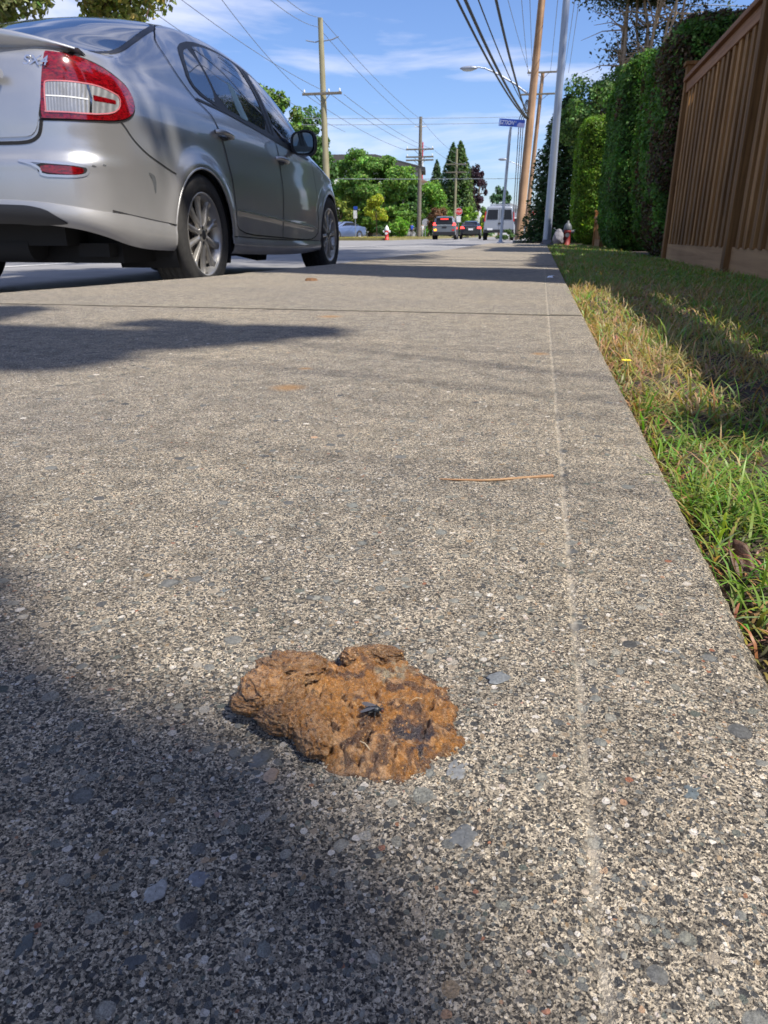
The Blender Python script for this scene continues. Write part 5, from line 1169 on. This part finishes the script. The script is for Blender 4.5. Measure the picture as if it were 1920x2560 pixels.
    for l in ([(1.20, .998), (1.55, .985), (1.9, .955), (2.35, .914), (2.75, .876), (3.05, .862)],): ribbon('belt_moulding', l, 'side', .014, BK, smooth=2, lift=.004)
    ribbon('side_moulding', [(1.505, .456), (2.0, .430), (2.6, .398), (3.15, .368)], 'side', .009, simple('moulding_silver', (.55, .57, .62), .25, .8), smooth=1, lift=.006)
    # bumper and skirt joints
    ribbon('bumper_joint', [(.30, .80), (.36, .78), (.42, .715), (.52, .665), (.65, .628), (.755, .60)], 'side', .006, GP, smooth=2, lift=.0025)
    ribbon('skirt_joint', [(.22, .415), (.35, .397), (.55, .378), (.72, .362)], 'side', .006, GP, smooth=1, lift=.003)
    ribbon('skirt_joint', [(1.42, .309), (2.0, .29), (2.6, .281), (3.2, .272)], 'side', .006, GP, smooth=1, lift=.003)
    # ---- rear end
    ribbon('trunk_gap', [(-.02, .674), (.25, .673), (.50, .672), (.565, .678), (.602, .705), (.618, .78), (.632, .86), (.655, .93), (.692, 1.0), (.715, 1.032)], 'rear', .014, GP, smooth=2, lift=.002)
    patch('trunk_lid', [(-.60, .69), (.55, .69), (.592, .72), (.610, .80), (.632, .90), (.680, 1.0), (.69, 1.035), (0, 1.045), (-.69, 1.035), (-.64, .93), (-.61, .80)], 'rear', .006, S_, smooth=1, n=140, k=26, edge=.006, ctr=(0, .86))
    ribbon('plate_recess', [(-.36, .70), (-.42, .82), (-.46, .90), (.46, .90), (.44, .83), (.40, .75), (.36, .70)], 'rear', .006, M_['gap'], smooth=1, lift=.0075)
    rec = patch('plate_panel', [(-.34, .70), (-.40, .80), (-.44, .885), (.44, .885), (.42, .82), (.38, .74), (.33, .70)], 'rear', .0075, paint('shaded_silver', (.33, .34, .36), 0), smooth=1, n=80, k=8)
    b = MB(); b.tube([(-.47, -.004, .925), (-.30, -.02, .932), (0, -.028, .935), (.30, -.02, .932), (.49, -.004, .922)], [.018, .024, .026, .024, .017], 14); o = b.build('plate_garnish', S_, root); o.scale = (1, 1, 1.0)
    o.location.y = .055
    b = MB(); b.box((0, .03, .80), (.36, .012, .16)); o = b.build('number_plate', M_['white'], root, bevel=.004)
    # tail lamp: black seat, red shell, clear lens, chrome inner
    red = NT('tail_lamp_red'); nz = red.noise(55, 3, .6, red.mapv((1, 1, 2.5))); red.set(col=red.mix(red.ramp(nz.outputs[0], [(.35, 0.), (.65, 1.)]), (.06, .001, .003), (.24, .002, .006)), rough=.12, coat=1.0, crough=.01)
    clr = NT('tail_lamp_clear'); vw = clr.n('ShaderNodeTexWave', wave_type='BANDS', bands_direction='X'); vw.inputs['Scale'].default_value = 30; vw.inputs['Distortion'].default_value = 1.2; vw.inputs['Detail'].default_value = 1; vw.inputs['Detail Scale'].default_value = 1.2; clr.l(clr.tc.outputs['Object'], vw.inputs['Vector'])
    nz = clr.noise(18, 2, .6); ff = clr.math('MULTIPLY', vw.outputs['Fac'], nz.outputs[0])
    clr.set(col=clr.ramp(ff, [(.0, (.24, .245, .25)), (.3, (.32, .32, .33)), (.6, (.46, .46, .46))]), rough=.2, metal=.35, coat=1, crough=.01); clr.bump(ff, .0015)
    shell = [(.622, .765), (.640, .865), (.672, .955), (.712, 1.012), (.755, 1.006), (.80, .99)]
    # outline in "corner" view coordinates (along the 45 degree corner direction, height)
    def cc(x, y): return ((x - .8) * .7071 + (y - .15) * .7071)
    lamp = [(cc(.622, .080), .765), (cc(.632, .082), .765), (cc(.628, .082), .79), (cc(.640, .088), .865), (cc(.662, .095), .950), (cc(.680, .105), 1.004), (cc(.684, .107), 1.013), (cc(.700, .115), 1.013), (cc(.74, .20), 1.006), (cc(.775, .31), .986), (cc(.80, .38), .958), (cc(.812, .455), .925), (cc(.818, .485), .880), (cc(.818, .47), .832), (cc(.812, .41), .797), (cc(.80, .32), .778), (cc(.77, .18), .767), (cc(.70, .11), .765)]
    patch('tail_lamp_seat', [(a + (.006 if a > 0 else -.010), z + (.009 if z > .88 else -.009)) for a, z in lamp], 'corner', .003, GP, n=90, k=10, smooth=1)
    tl = patch('tail_lamp', lamp, 'corner', .009, red.m, n=100, k=22, smooth=1, edge=.010, sink=.004)
    clear = [(cc(.645, .086), .788), (cc(.650, .088), .788), (cc(.655, .090), .850), (cc(.662, .094), .893), (cc(.665, .096), .897), (cc(.675, .10), .900), (cc(.745, .14), .903), (cc(.785, .25), .901), (cc(.80, .32), .890), (cc(.808, .375), .876), (cc(.807, .365), .832), (cc(.80, .31), .804), (cc(.78, .20), .788)]
    lens = patch('clear_lens', clear, 'corner', .0105, clr.m, tl, n=80, k=14, smooth=1, edge=.003, sink=.002)
    ribbon('lens_rim', clear, 'corner', .005, simple('pink_rim', (.50, .16, .18), .25), tl, .012, smooth=1, closed=True, n=110)
    ribbon('lens_divider', [(cc(.66, .09), .846), (cc(.74, .13), .845), (cc(.770, .20), .843)], 'corner', .005, M_['white'], tl, .012, smooth=0)
    ribbon('lens_divider', [(cc(.775, .205), .899), (cc(.778, .21), .85), (cc(.772, .20), .794)], 'corner', .010, M_['chrome'], tl, .0125, smooth=0)
    patch('side_reflector', [(cc(.780, .22), .862), (cc(.806, .345), .858), (cc(.806, .345), .842), (cc(.778, .22), .840)], 'corner', .012, red.m, tl, n=30, k=4, edge=.002, sink=.001, smooth=0)
    # bumper details
    ribbon('reflector_recess', [(.50, .607), (.56, .595), (.60, .575), (.60, .548), (.72, .545), (.755, .552), (.765, .572), (.757, .590), (.60, .600)], 'rear', .010, paint('recess_silver', (.5, .51, .54), 0), smooth=1, lift=.003, closed=True)
    patch('reflector_pocket', [(.585, .600), (.59, .552), (.74, .545), (.762, .562), (.758, .590)], 'rear', .0025, GP, smooth=1, n=50, k=6, edge=.003)
    patch('bumper_reflector', [(.60, .590), (.602, .559), (.735, .551), (.752, .565), (.747, .583)], 'rear', .0045, red.m, smooth=1, n=50, k=8, edge=.003)
    patch('diffuser', [(-.60, .405), (-.52, .433), (0, .440), (.50, .436), (.60, .420), (.655, .38), (.685, .356), (0, .372), (-.685, .356)], 'rear', .010, BK, smooth=1, n=100, k=10, ctr=(0, .41))
    mk = simple('scraped_plastic', (.07, .075, .08), .7, var=.5, sc=120)
    patch('bumper_scrape', [(.50, .590), (.535, .585), (.555, .578), (.565, .555), (.553, .500), (.545, .50), (.535, .555)], 'side', .0022, mk, n=26, k=4, edge=.002, sink=.001)
    patch('bumper_scrape', [(.800, .600), (.806, .597), (.805, .592), (.798, .594)], 'rear', .0022, mk, n=14, k=3, edge=.001, sink=.001, smooth=0)
    patch('bumper_scrape', [(.775, .594), (.785, .590), (.784, .586), (.773, .588)], 'rear', .0022, mk, n=14, k=3, edge=.001, sink=.001, smooth=0)
    # spoiler on the lid edge
    n = 44; vs = []; m = 10
    for i in range(n):
        u = -1 + 2 * i / (n - 1); x = .735 * u; e = abs(u); yb = .045 + .16 * e ** 2.6; zt = 1.122 - .085 * e ** 2.4; th = .070 * (1 - e ** 5) + .004; w = .15 * (1 - .35 * e ** 3)
        prof = [(yb + w, zt - .035), (yb + w * .75, zt - .012), (yb + w * .4, zt - .002), (yb + .03, zt), (yb + .006, zt - .003), (yb, zt - .010), (yb + .002, zt - .3 * th - .008), (yb + .008, zt - .62 * th), (yb + .028, zt - th * .9), (yb + w, zt - th - .03)]
        vs += [(x, a, z) for a, z in prof]
    b = MB(); b.add(vs, [(i * m + j, i * m + (j + 1) % m, (i + 1) * m + (j + 1) % m, (i + 1) * m + j) for i in range(n - 1) for j in range(m)], 0, True); b.build('spoiler', S_, root)
    # rear window, windscreen
    def toppatch(name, pts, lift, mat, k=18, n=110):
        d = Vector((0, -.5, .866)) if pts[0][1] < 2 else Vector((0, .5, .866))
        DIR[name] = (d, lambda a, b_: Vector((a, b_, 1.2)) + d * 2); return patch(name, pts, name, lift, mat, n=n, k=k, smooth=1)
    rim = [(-.60, 1.25), (-.66, .95), (-.705, .62), (-.60, .50), (0, .42), (.60, .50), (.705, .62), (.66, .95), (.60, 1.25), (.3, 1.33), (0, 1.36), (-.3, 1.33)]
    def ctop(x, y):    # convert to the tilted view coordinates used by toppatch (height taken from the body)
        return (x, y)
    def solve(y, d, x):   # find the parameter whose ray meets the body at this y
        lo = y; q = y
        for _ in range(8):
            p, nn, i, _d = tree_.ray_cast(Vector((x, q, 1.2)) + d * 2, -d)
            if p is None: break
            q += y - p.y
        return q
    dR_ = Vector((0, -.5, .866)); O = resamp(rim, 60, 1)
    toppatch('rear_window_band', [(x, solve(y, dR_, x)) for x, y in O], .003, BK)
    O = resamp([(x * .955, .88 + (y - .88) * .95) for x, y in rim], 60, 1)
    toppatch('rear_window', [(x, solve(y, dR_, x)) for x, y in O], .0055, GL)
    dF_ = Vector((0, .5, .866)); wr = [(-.60, 2.62), (0, 2.56), (.60, 2.62), (.64, 2.9), (.69, 3.18), (.5, 3.30), (0, 3.38), (-.5, 3.30), (-.69, 3.18), (-.64, 2.9)]
    O = resamp(wr, 60, 1); toppatch('windscreen', [(x, solve(y, dF_, x)) for x, y in [(a, max(b_, 2.05)) for a, b_ in O]], .004, GL)
    for sx in (1, -1):
        pass
    # roof drip rail lines
    # ---- handles, mirror
    for (y, z) in ((1.415, .848), (2.37, .798)):
        pt, nn = cast('side', y - .01, z, 0); h_ = empty('tmp'); bpy.data.objects.remove(h_)
        b = MB(); b.tube([pt + Vector((-.002, -.085, .006)), pt + Vector((.030, -.070, .006)), pt + Vector((.040, -.02, .004)), pt + Vector((.040, .04, .0)), pt + Vector((.028, .078, -.004)), pt + Vector((-.002, .09, -.005))], [.013, .015, .016, .016, .014, .011], 12)
        b.build('door_handle', S_, root)
        patch('handle_recess', [(y - .09, z + .022), (y + .06, z + .020), (y + .075, z - .012), (y + .0, z - .034), (y - .07, z - .02)], 'side', .0028, paint('dark_silver', (.12, .125, .14), 0), n=36, k=6, smooth=1, sink=.002)
    mir = MB(); mc = Vector((.935, 2.66, .935)); vs = []; n, k = 28, 18
    for i in range(k + 1):
        ph = math.pi * i / k
        for j in range(n):
            th = 2 * math.pi * j / n; a, c = math.cos(th), math.sin(th)
            sx = math.copysign(abs(a) ** .62, a) * .095; sz = math.copysign(abs(c) ** .62, c) * .086; rr = math.sin(ph) ** .45 if 0 < i < k else 0; yy = -math.cos(ph); yy = -.028 if yy < 0 else yy * .085
            if i < 2: rr = (.86 if i == 1 else 0) if True else rr
            vs.append(mc + Vector((sx * rr - .02 * (yy > 0) * yy * 6, yy, sz * rr * (1 - .10 * (sx < 0)))))
    mir.add(vs, [(i * n + j, i * n + (j + 1) % n, (i + 1) * n + (j + 1) % n, (i + 1) * n + j) for i in range(k) for j in range(n)], 0, True)
    mir.tube([(.74, 2.74, .93), (.83, 2.71, .915), (.88, 2.68, .915)], [.05, .042, .034], 12)
    mo = mir.build('wing_mirror', BK, root)
    b = MB(); pl = [(mc.x + math.copysign(abs(math.cos(2 * math.pi * j / 28)) ** .62, math.cos(2 * math.pi * j / 28)) * .074, mc.z + math.copysign(abs(math.sin(2 * math.pi * j / 28)) ** .62, math.sin(2 * math.pi * j / 28)) * .066) for j in range(28)]
    b.prism(pl, -.004, 'XZ', mc.y - .0285); mg = NT('mirror_glass'); mg.set(col=(.25, .28, .27), rough=.03, metal=1.0); b.build('mirror_glass', mg.m, mo)
    b = MB(); b.tube([(-.74, 2.74, .93), (-.88, 2.68, .955)], .04, 10); b.ell((-.955, 2.68, .985), (.11, .06, .08), 16, 10); b.build('wing_mirror', BK, root)
    # ---- badge
    bd = text_mesh('SX4', .052, 'badge', M_['chrome'], root, (.600, .060, .972), rot=(R(80), R(3), R(8)), ext=.0015, shear=.25, sx=1.2)
    p, nn = cast('rear', .600, .972, .010); bd.location = p
    # ---- underside, liners, exhaust
    b = MB(); b.box((0, 2.2, .27), (1.45, 3.6, .16)); b.box((.0, .48, .33), (1.1, .5, .12)); b.tube([(-.5, .30, .27), (.35, .30, .27)], .075, 14); b.tube([(.45, .9, .23), (.55, 1.35, .22)], .04, 10); b.box((.0, 1.085, .27), (1.3, .10, .10)); b.box((.35, 2.9, .19), (.25, .2, .08), ry=.2)
    b.box((.62, .45, .25), (.16, .25, .06)); b.build('underbody', M_['gap'], root)
    for sx in (1, -1):
        for (ay, az, ar) in ARCH:
            b = MB(); n = 40; vs = []; m = 3
            for i in range(n + 1):
                a = math.pi * (-.12 + 1.24 * i / n)
                for xx, r_ in ((.845 if ay < 2 else .80, ar + .004), (.78, ar + .010), (.52, ar + .012)): vs.append((sx * xx, ay + r_ * math.cos(a), az + r_ * math.sin(a)))
            b.add(vs, [(i * m + j, i * m + j + 1, (i + 1) * m + j + 1, (i + 1) * m + j) for i in range(n) for j in range(m - 1)], 0, True)
            b.add([(sx * .52, ay + (ar + .01) * math.cos(math.pi * q / 20), az + (ar + .01) * math.sin(math.pi * q / 20)) for q in range(21)], [tuple(range(21))]); b.build('wheel_well', M_['gap'], root)
        for (ay, az, ar) in ARCH:       # painted lip of each arch
            n = 60; pts = []
            for i in range(n + 1):
                a = math.pi * (-.02 + 1.04 * i / n); q = cast('side' if sx > 0 else 'left', ay + (ar + .004) * math.cos(a), az + (ar + .004) * math.sin(a), -.002)
                pts.append(q[0])
            b = MB(); b.tube(pts, .0065, 8); b.build('arch_lip', S_, root)
    # ---- wheels
    tp = NT('tyre_wall'); nz = tp.noise(40, 4, .6); tp.set(col=tp.mix(nz.outputs[0], (.022, .022, .023), (.060, .057, .054)), rough=.75, spec=.3); tp.bump(tp.noise(300, 3).outputs[0], .0006)
    def wheel(cx, cy, sgn, spin, full=True):
        w = empty('wheel', (cx, cy, .316)); w.parent = root; Rt = .316; Rr = .214
        b = MB(); prof = [(Rr - .006, -.095), (Rr + .03, -.102), (.285, -.100), (.303, -.090), (.311, -.076), (.3135, -.060), (.308, -.058), (.308, -.052), (.3145, -.050), (.3155, -.022), (.309, -.020), (.309, -.013), (.316, -.011), (.316, .011), (.309, .013), (.309, .020), (.3155, .022), (.3145, .050), (.308, .052), (.308, .058), (.3135, .060), (.311, .076), (.303, .090), (.285, .100), (.262, .1035), (.256, .1015), (.252, .1035), (Rr + .020, .100), (Rr + .006, .094), (Rr + .001, .086)]
        b.lathe([(r_, h_ * sgn) for r_, h_ in prof], 96, 'X'); ty = b.build('tyre', tp.m, w)
        b = MB(); b.lathe([(r_, h_ * sgn) for r_, h_ in [(Rr + .001, .088), (Rr + .0045, .0905), (Rr + .003, .094), (Rr - .006, .092), (Rr - .010, .080), (Rr - .020, .070), (Rr - .024, -.07), (Rr - .002, -.085)]], 72, 'X'); rm = b.build('rim', M_['alloy'], w)
        b = MB(); b.lathe([(r_, h_ * sgn) for r_, h_ in [(0, -.02), (.155, -.02), (.155, .0), (.07, .0), (.06, .02), (0, .02)]], 48, 'X'); b.build('brake_disc', simple('brake_iron', (.12, .10, .085), .5, .6, sc=20), w)
        b = MB(); b.lathe([(0, -.03 * sgn), (.195, -.03 * sgn)], 40, 'X'); b.build('backing_plate', GP, w)
        b = MB()
        for i in range(10):
            a = spin + 2 * math.pi * i / 10; ca, sa = math.cos(a), math.sin(a); secs = [(.030, .020, .074), (.075, .0135, .078), (.125, .0145, .072), (.170, .018, .070), (.198, .026, .078)]; vs = []
            for (r_, hw, xx) in secs:
                for (o_, dx_) in ((-hw, -.020), (-hw * .80, 0), (-hw * .22, .004), (hw * .22, .004), (hw * .80, 0), (hw, -.020)):
                    vs.append((sgn * (xx + dx_), r_ * ca - o_ * sa, r_ * sa + o_ * ca))
            b.add(vs, [(i_ * 6 + j, i_ * 6 + j + 1, i_ * 6 + j + 7, i_ * 6 + j + 6) for i_ in range(4) for j in range(5)], 0, False)
        b.lathe([(.052, sgn * .050), (.052, sgn * .076), (.046, sgn * .080), (.026, sgn * .081)], 36, 'X'); b.build('spokes', M_['alloy'], w, bevel=.002)
        b = MB(); b.lathe([(0, sgn * .081), (.020, sgn * .0815), (.027, sgn * .078), (.027, sgn * .06)], 28, 'X'); b.build('hub_cap', BK, w)
        for i in range(5):
            a = spin + 2 * math.pi * i / 5 + .3; b = MB(); b.tube([(sgn * .055, .040 * math.cos(a), .040 * math.sin(a)), (sgn * .083, .040 * math.cos(a), .040 * math.sin(a))], .0085, 6, sm=False); b.build('wheel_nut', BK, w)
    wheel(.755, 1.065, 1, .33); wheel(.755, 3.585, 1, .05); wheel(-.755, 1.085, -1, .2); wheel(-.755, 3.585, -1, .2)
    bm.free()
    return root
build_sedan()

# ================================================================= VEHICLES BEYOND THE CROSSING
def simple_vehicle(name, loc, rz, stations, paint_mat, label, rear, cat='car', wheels=None, wr=.34, details=None):
    """stations: (y, half width low, half width belt, half width roof, z low, z belt, z roof)"""
    root = empty(name, loc, rz, label, cat); V = []; n = 22
    for (y, w0, w1, w2, z0, z1, z2) in stations:
        ctrl = [(w0 * .92, z0), (w0, z0 + .08), (max(w0, w1) * 1.0, z0 + (z1 - z0) * .45), (w1, z1 - .06), (w1 * .985, z1), ((w1 + w2) / 2 + .015, (z1 + z2) / 2), (w2, z2 - .07), (w2 * .90, z2 - .012), (w2 * .5, z2), (0, z2 + .008)]
        c = np.array(ctrl); s = np.linspace(0, 9, 30); xs = itp(s, range(10), c[:, 0]); zz = itp(s, range(10), c[:, 1])
        V.append([(x, y, z) for x, z in zip(xs, zz)] + [(-x, y, z) for x, z in zip(xs[::-1][1:], zz[::-1][1:])])
    # refine along the length
    A = np.array(V); ys = A[:, 0, 1]; yy = np.linspace(ys[0], ys[-1], 90); B = np.zeros((90,) + A.shape[1:])
    for i in range(A.shape[1]):
        for k in (0, 2): B[:, i, k] = np.interp(yy, ys, A[:, i, k])
        B[:, i, 1] = yy
    nr, nc = B.shape[:2]; b = MB(); b.add(B.reshape(-1, 3), grid_faces(nr, nc).tolist() + [tuple(range(nc)), tuple(range((nr - 1) * nc, nr * nc))[::-1]], 0, True)
    bo = b.build('body', paint_mat, root)
    for f in bo.data.polygons:
        if len(f.vertices) > 4: f.use_smooth = False
    hw = max(s[1] for s in stations)
    for (y, nm) in zip(wheels, ('wheel', 'wheel')):
        for sx in (-1, 1):
            w = empty('wheel', (sx * (hw - .10), y, wr)); w.parent = root
            b = MB(); b.lathe([(wr * .6, sx * .10), (wr * .9, sx * .115), (wr, sx * .07), (wr, -sx * .10), (wr * .6, -sx * .11)], 28, 'X'); b.build('tyre', M_['rubber'], w)
            b = MB(); b.lathe([(0, sx * .075), (wr * .2, sx * .095), (wr * .55, sx * .085), (wr * .62, sx * .11)], 20, 'X'); b.build('rim', M_['alloy'], w)
            b = MB(); b.lathe([(wr + .05, sx * (-.05)), (wr + .05, sx * .106)], 28, 'X'); b.lathe([(wr * .9, sx * .106), (wr + .05, sx * .106)], 28, 'X'); b.build('wheel_arch', M_['gap'], w)
    return root
def plate(root, name, poly, y, h, mat, plane='XZ', parent=None):
    b = MB(); b.prism(poly, h, plane, y); return b.build(name, mat, parent or root, bevel=.006)
def lampglow(name, col, e):
    t = NT(name); t.set(col=tuple(c * .8 for c in col), rough=.3, emit=col, es=e); return t.m
BR = lampglow('lit_brake_lamp', (1.0, .06, .05), 2.2); AM = lampglow('lit_amber_lamp', (1.0, .32, .02), 2.2)
dkglass = dull('dark_vehicle_glass', (.018, .02, .026))
# grey crossover with lit brake lamps
pm = paint('grey_crossover_paint', (.17, .185, .20), 0, .6, .4); p = at(1110, 58, RZ)
st = [(0, .80, .78, .62, .42, .95, 1.28), (.10, .86, .84, .64, .34, 1.02, 1.56), (.35, .90, .87, .62, .30, 1.04, 1.655), (1.2, .91, .88, .62, .26, 1.04, 1.68), (2.3, .91, .88, .62, .25, 1.03, 1.66), (2.9, .91, .88, .60, .25, 1.02, 1.52), (3.3, .90, .87, .60, .26, 1.0, 1.10), (4.1, .88, .80, .55, .28, .86, .95), (4.42, .70, .55, .4, .34, .62, .7)]
r = simple_vehicle('crossover', tuple(p), R(4), st, pm, 'grey crossover with lit brake lamps, leftmost of the vehicles driving away', 0, 'car', (.85, 3.5), .35)
plate(r, 'rear_window', [(-.66, 1.06), (.66, 1.06), (.58, 1.40), (-.58, 1.40)], -.015, .12, dkglass)
plate(r, 'spoiler', [(-.62, 1.47), (.62, 1.47), (.56, 1.56), (-.56, 1.56)], -.06, .3, M_['black']); plate(r, 'high_brake_lamp', [(-.30, 1.43), (.30, 1.43), (.30, 1.47), (-.30, 1.47)], -.07, .04, BR)
plate(r, 'light_bar', [(-.62, 1.01), (.62, 1.01), (.62, 1.05), (-.62, 1.05)], -.03, .04, M_['chrome'])
for s in (-1, 1):
    plate(r, 'brake_lamp', [(s * .60, .98), (s * .86, 1.02), (s * .84, 1.16), (s * .70, 1.22)], -.02, .14, BR)
plate(r, 'turn_lamp', [(-.78, .62), (-.58, .62), (-.58, .76), (-.78, .76)], -.02, .06, AM); plate(r, 'reflector', [(.58, .62), (.78, .62), (.78, .74), (.58, .74)], -.02, .06, M_['red'])
plate(r, 'lower_bumper', [(-.84, .30), (.84, .30), (.84, .55), (-.84, .55)], -.03, .10, M_['black']); plate(r, 'number_plate', [(-.18, .80), (.18, .80), (.18, .92), (-.18, .92)], -.02, .03, M_['black'])
for s in (1, -1): plate(r, 'side_glass', [(.45, 1.08), (2.95, 1.06), (2.5, 1.46), (.7, 1.54)], s * .80 - .02, .05, dkglass, 'YZ')
# black sedan
pm = paint('black_sedan_paint', (.015, .016, .02), 0, .4, .3); p = at(1176, 64, RZ)
st = [(0, .80, .76, .60, .40, .90, .98), (.12, .87, .84, .66, .30, .98, 1.06), (.5, .90, .86, .62, .26, .99, 1.12), (1.0, .91, .87, .55, .24, .98, 1.38), (1.5, .91, .87, .56, .24, .97, 1.45), (2.3, .91, .87, .56, .24, .95, 1.43), (3.1, .91, .87, .62, .24, .92, 1.05), (4.2, .88, .80, .55, .26, .78, .86), (4.6, .7, .55, .4, .3, .6, .66)]
r = simple_vehicle('dark_sedan', tuple(p), R(5), st, pm, 'small black sedan with lit brake lamps between the crossover and the van', 0, 'car', (.9, 3.6), .32)
plate(r, 'high_brake_lamp', [(-.16, 1.10), (.16, 1.10), (.13, 1.18), (-.13, 1.18)], .62, .06, BR)
for s in (-1, 1): plate(r, 'brake_lamp', [(s * .52, .82), (s * .88, .82), (s * .86, .98), (s * .56, .96)], -.02, .16, BR)
plate(r, 'number_plate', [(-.20, .70), (.20, .70), (.20, .84), (-.20, .84)], -.02, .03, M_['white']); plate(r, 'badge_strip', [(-.35, .88), (.35, .88), (.35, .90), (-.35, .90)], -.02, .03, M_['chrome'])
b = MB(); b.box((0, .66, 1.24), (1.02, .5, .02), rx=R(33)); b.build('rear_window', dkglass, r)
for s in (1, -1): plate(r, 'side_glass', [(.75, 1.02), (3.0, .98), (2.3, 1.36), (1.1, 1.38)], s * .74 - .02, .05, dkglass, 'YZ')
# silver van
pm = paint('silver_van_paint', (.33, .35, .39), 0, .5, .38); p = at(1246, 50, RZ)
st = [(0, .96, .93, .76, .52, 1.12, 1.98), (.08, .99, .96, .80, .45, 1.15, 2.06), (1.5, 1.0, .97, .82, .40, 1.15, 2.12), (3.6, 1.0, .97, .82, .40, 1.12, 2.10), (4.3, .99, .96, .72, .40, 1.10, 1.72), (4.8, .98, .93, .62, .40, 1.08, 1.20), (5.4, .92, .80, .55, .42, .95, 1.05), (5.6, .7, .6, .4, .5, .8, .9)]
r = simple_vehicle('van', tuple(p), R(3), st, pm, 'silver passenger van with roof rack stopped behind the sign post', 0, 'van', (1.05, 4.55), .38)
for x0, x1 in ((-.82, -.10), (.10, .82)): plate(r, 'rear_window', [(x0, 1.26), (x1, 1.26), (x1 * (.9 if x1 > .5 else 1), 1.86), (x0 * (.9 if x0 < -.5 else 1), 1.86)], -.02, .06, dkglass)
plate(r, 'door_seam', [(-.008, .62), (.008, .62), (.008, 1.95), (-.008, 1.95)], -.012, .02, M_['gap']); plate(r, 'bumper', [(-.96, .46), (.96, .46), (.96, .66), (-.96, .66)], -.10, .16, M_['black'])
plate(r, 'door_latch', [(-.06, .98), (.30, .98), (.30, 1.08), (-.06, 1.08)], -.03, .03, M_['black'])
plate(r, 'number_plate', [(-.75, .62), (-.40, .62), (-.40, .74), (-.75, .74)], -.125, .03, M_['white'])
for s in (-1, 1): plate(r, 'tail_lamp', [(s * .90, 1.15), (s * .975, 1.15), (s * .93, 1.75), (s * .87, 1.75)], -.015, .12, M_['red'])
b = MB()
for x in (-.6, .6): b.tube([(x, .3, 2.20), (x, 3.4, 2.20)], .02, 6); [b.tube([(x, y, 2.08), (x, y, 2.20)], .02, 6) for y in (.3, 1.8, 3.4)]
for y in (.4, 1.3, 2.2, 3.1): b.tube([(-.6, y, 2.2), (.6, y, 2.2)], .015, 6)
b.build('roof_rack', M_['steel'], r)
for s in (1, -1): plate(r, 'side_glass', [(.4, 1.25), (4.3, 1.25), (3.9, 1.8), (.4, 1.84)], s * .90 - .02, .05, dkglass, 'YZ')
for s in (1, -1):
    b = MB(); b.box((s * 1.12, 4.4, 1.28), (.16, .08, .26)); b.tube([(s * .95, 4.42, 1.2), (s * 1.08, 4.42, 1.24)], .03, 6); b.build('wing_mirror', M_['black'], r, bevel=.03)
# blue grey sedan seen from the front left
pm = paint('blue_grey_paint', (.16, .21, .34), 0, .6, .3); p = at(882, 66, RZ)
st = [(0, .66, .50, .4, .34, .58, .64), (.12, .84, .74, .5, .24, .72, .76), (.5, .89, .84, .6, .2, .80, .86), (1.25, .90, .87, .66, .2, .90, 1.0), (2.0, .91, .87, .57, .2, .94, 1.38), (2.5, .91, .87, .56, .2, .95, 1.43), (3.2, .91, .87, .55, .2, .96, 1.40), (4.0, .90, .86, .62, .22, .97, 1.10), (4.55, .84, .8, .6, .28, .96, 1.02), (4.66, .7, .6, .4, .36, .9, .95)]
r = simple_vehicle('blue_sedan', tuple(p + Vector((-2.3, -1.5, 0))), R(-30), st, pm, 'grey blue sedan facing the camera, partly hidden by the silver car nose', 1, 'car', (.95, 3.65), .33)
for s in (-1, 1): plate(r, 'headlight', [(s * .52, .62), (s * .86, .68), (s * .82, .78), (s * .55, .72)], .02, .22, M_['chrome'])
plate(r, 'grille', [(-.50, .56), (.50, .56), (.46, .70), (-.46, .70)], -.02, .06, M_['black']); plate(r, 'lower_intake', [(-.70, .26), (.70, .26), (.60, .42), (-.60, .42)], .0, .10, M_['black']); plate(r, 'number_plate', [(-.17, .44), (.17, .44), (.17, .54), (-.17, .54)], -.03, .03, M_['white'])
b = MB(); b.box((0, 1.62, 1.17), (1.16, .82, .02), rx=R(27)); b.build('windscreen', dkglass, r)
for s in (1, -1): plate(r, 'side_glass', [(1.55, .98), (3.8, 1.0), (3.1, 1.34), (2.1, 1.34)], s * .76 - .02, .05, dkglass, 'YZ')
# distant white car in the side road on the right
pm = paint('white_car_paint', (.6, .6, .6), 0, .1, .3); p = at(1349, 46, RZ)
r = simple_vehicle('white_car', tuple(p + Vector((.1, 0, 0))), R(-8), [(q[0], q[1] * .55, q[2] * .55, q[3] * .55, q[4], q[5] * .62, q[6] * .62) for q in st], pm, 'small white car front glimpsed between the poles and the steel post', 1, 'car', (.95, 3.65), .22)
for s in (-1, 1): plate(r, 'headlight', [(s * .28, .38), (s * .46, .42), (s * .44, .47), (s * .28, .46)], .02, .1, M_['chrome'])
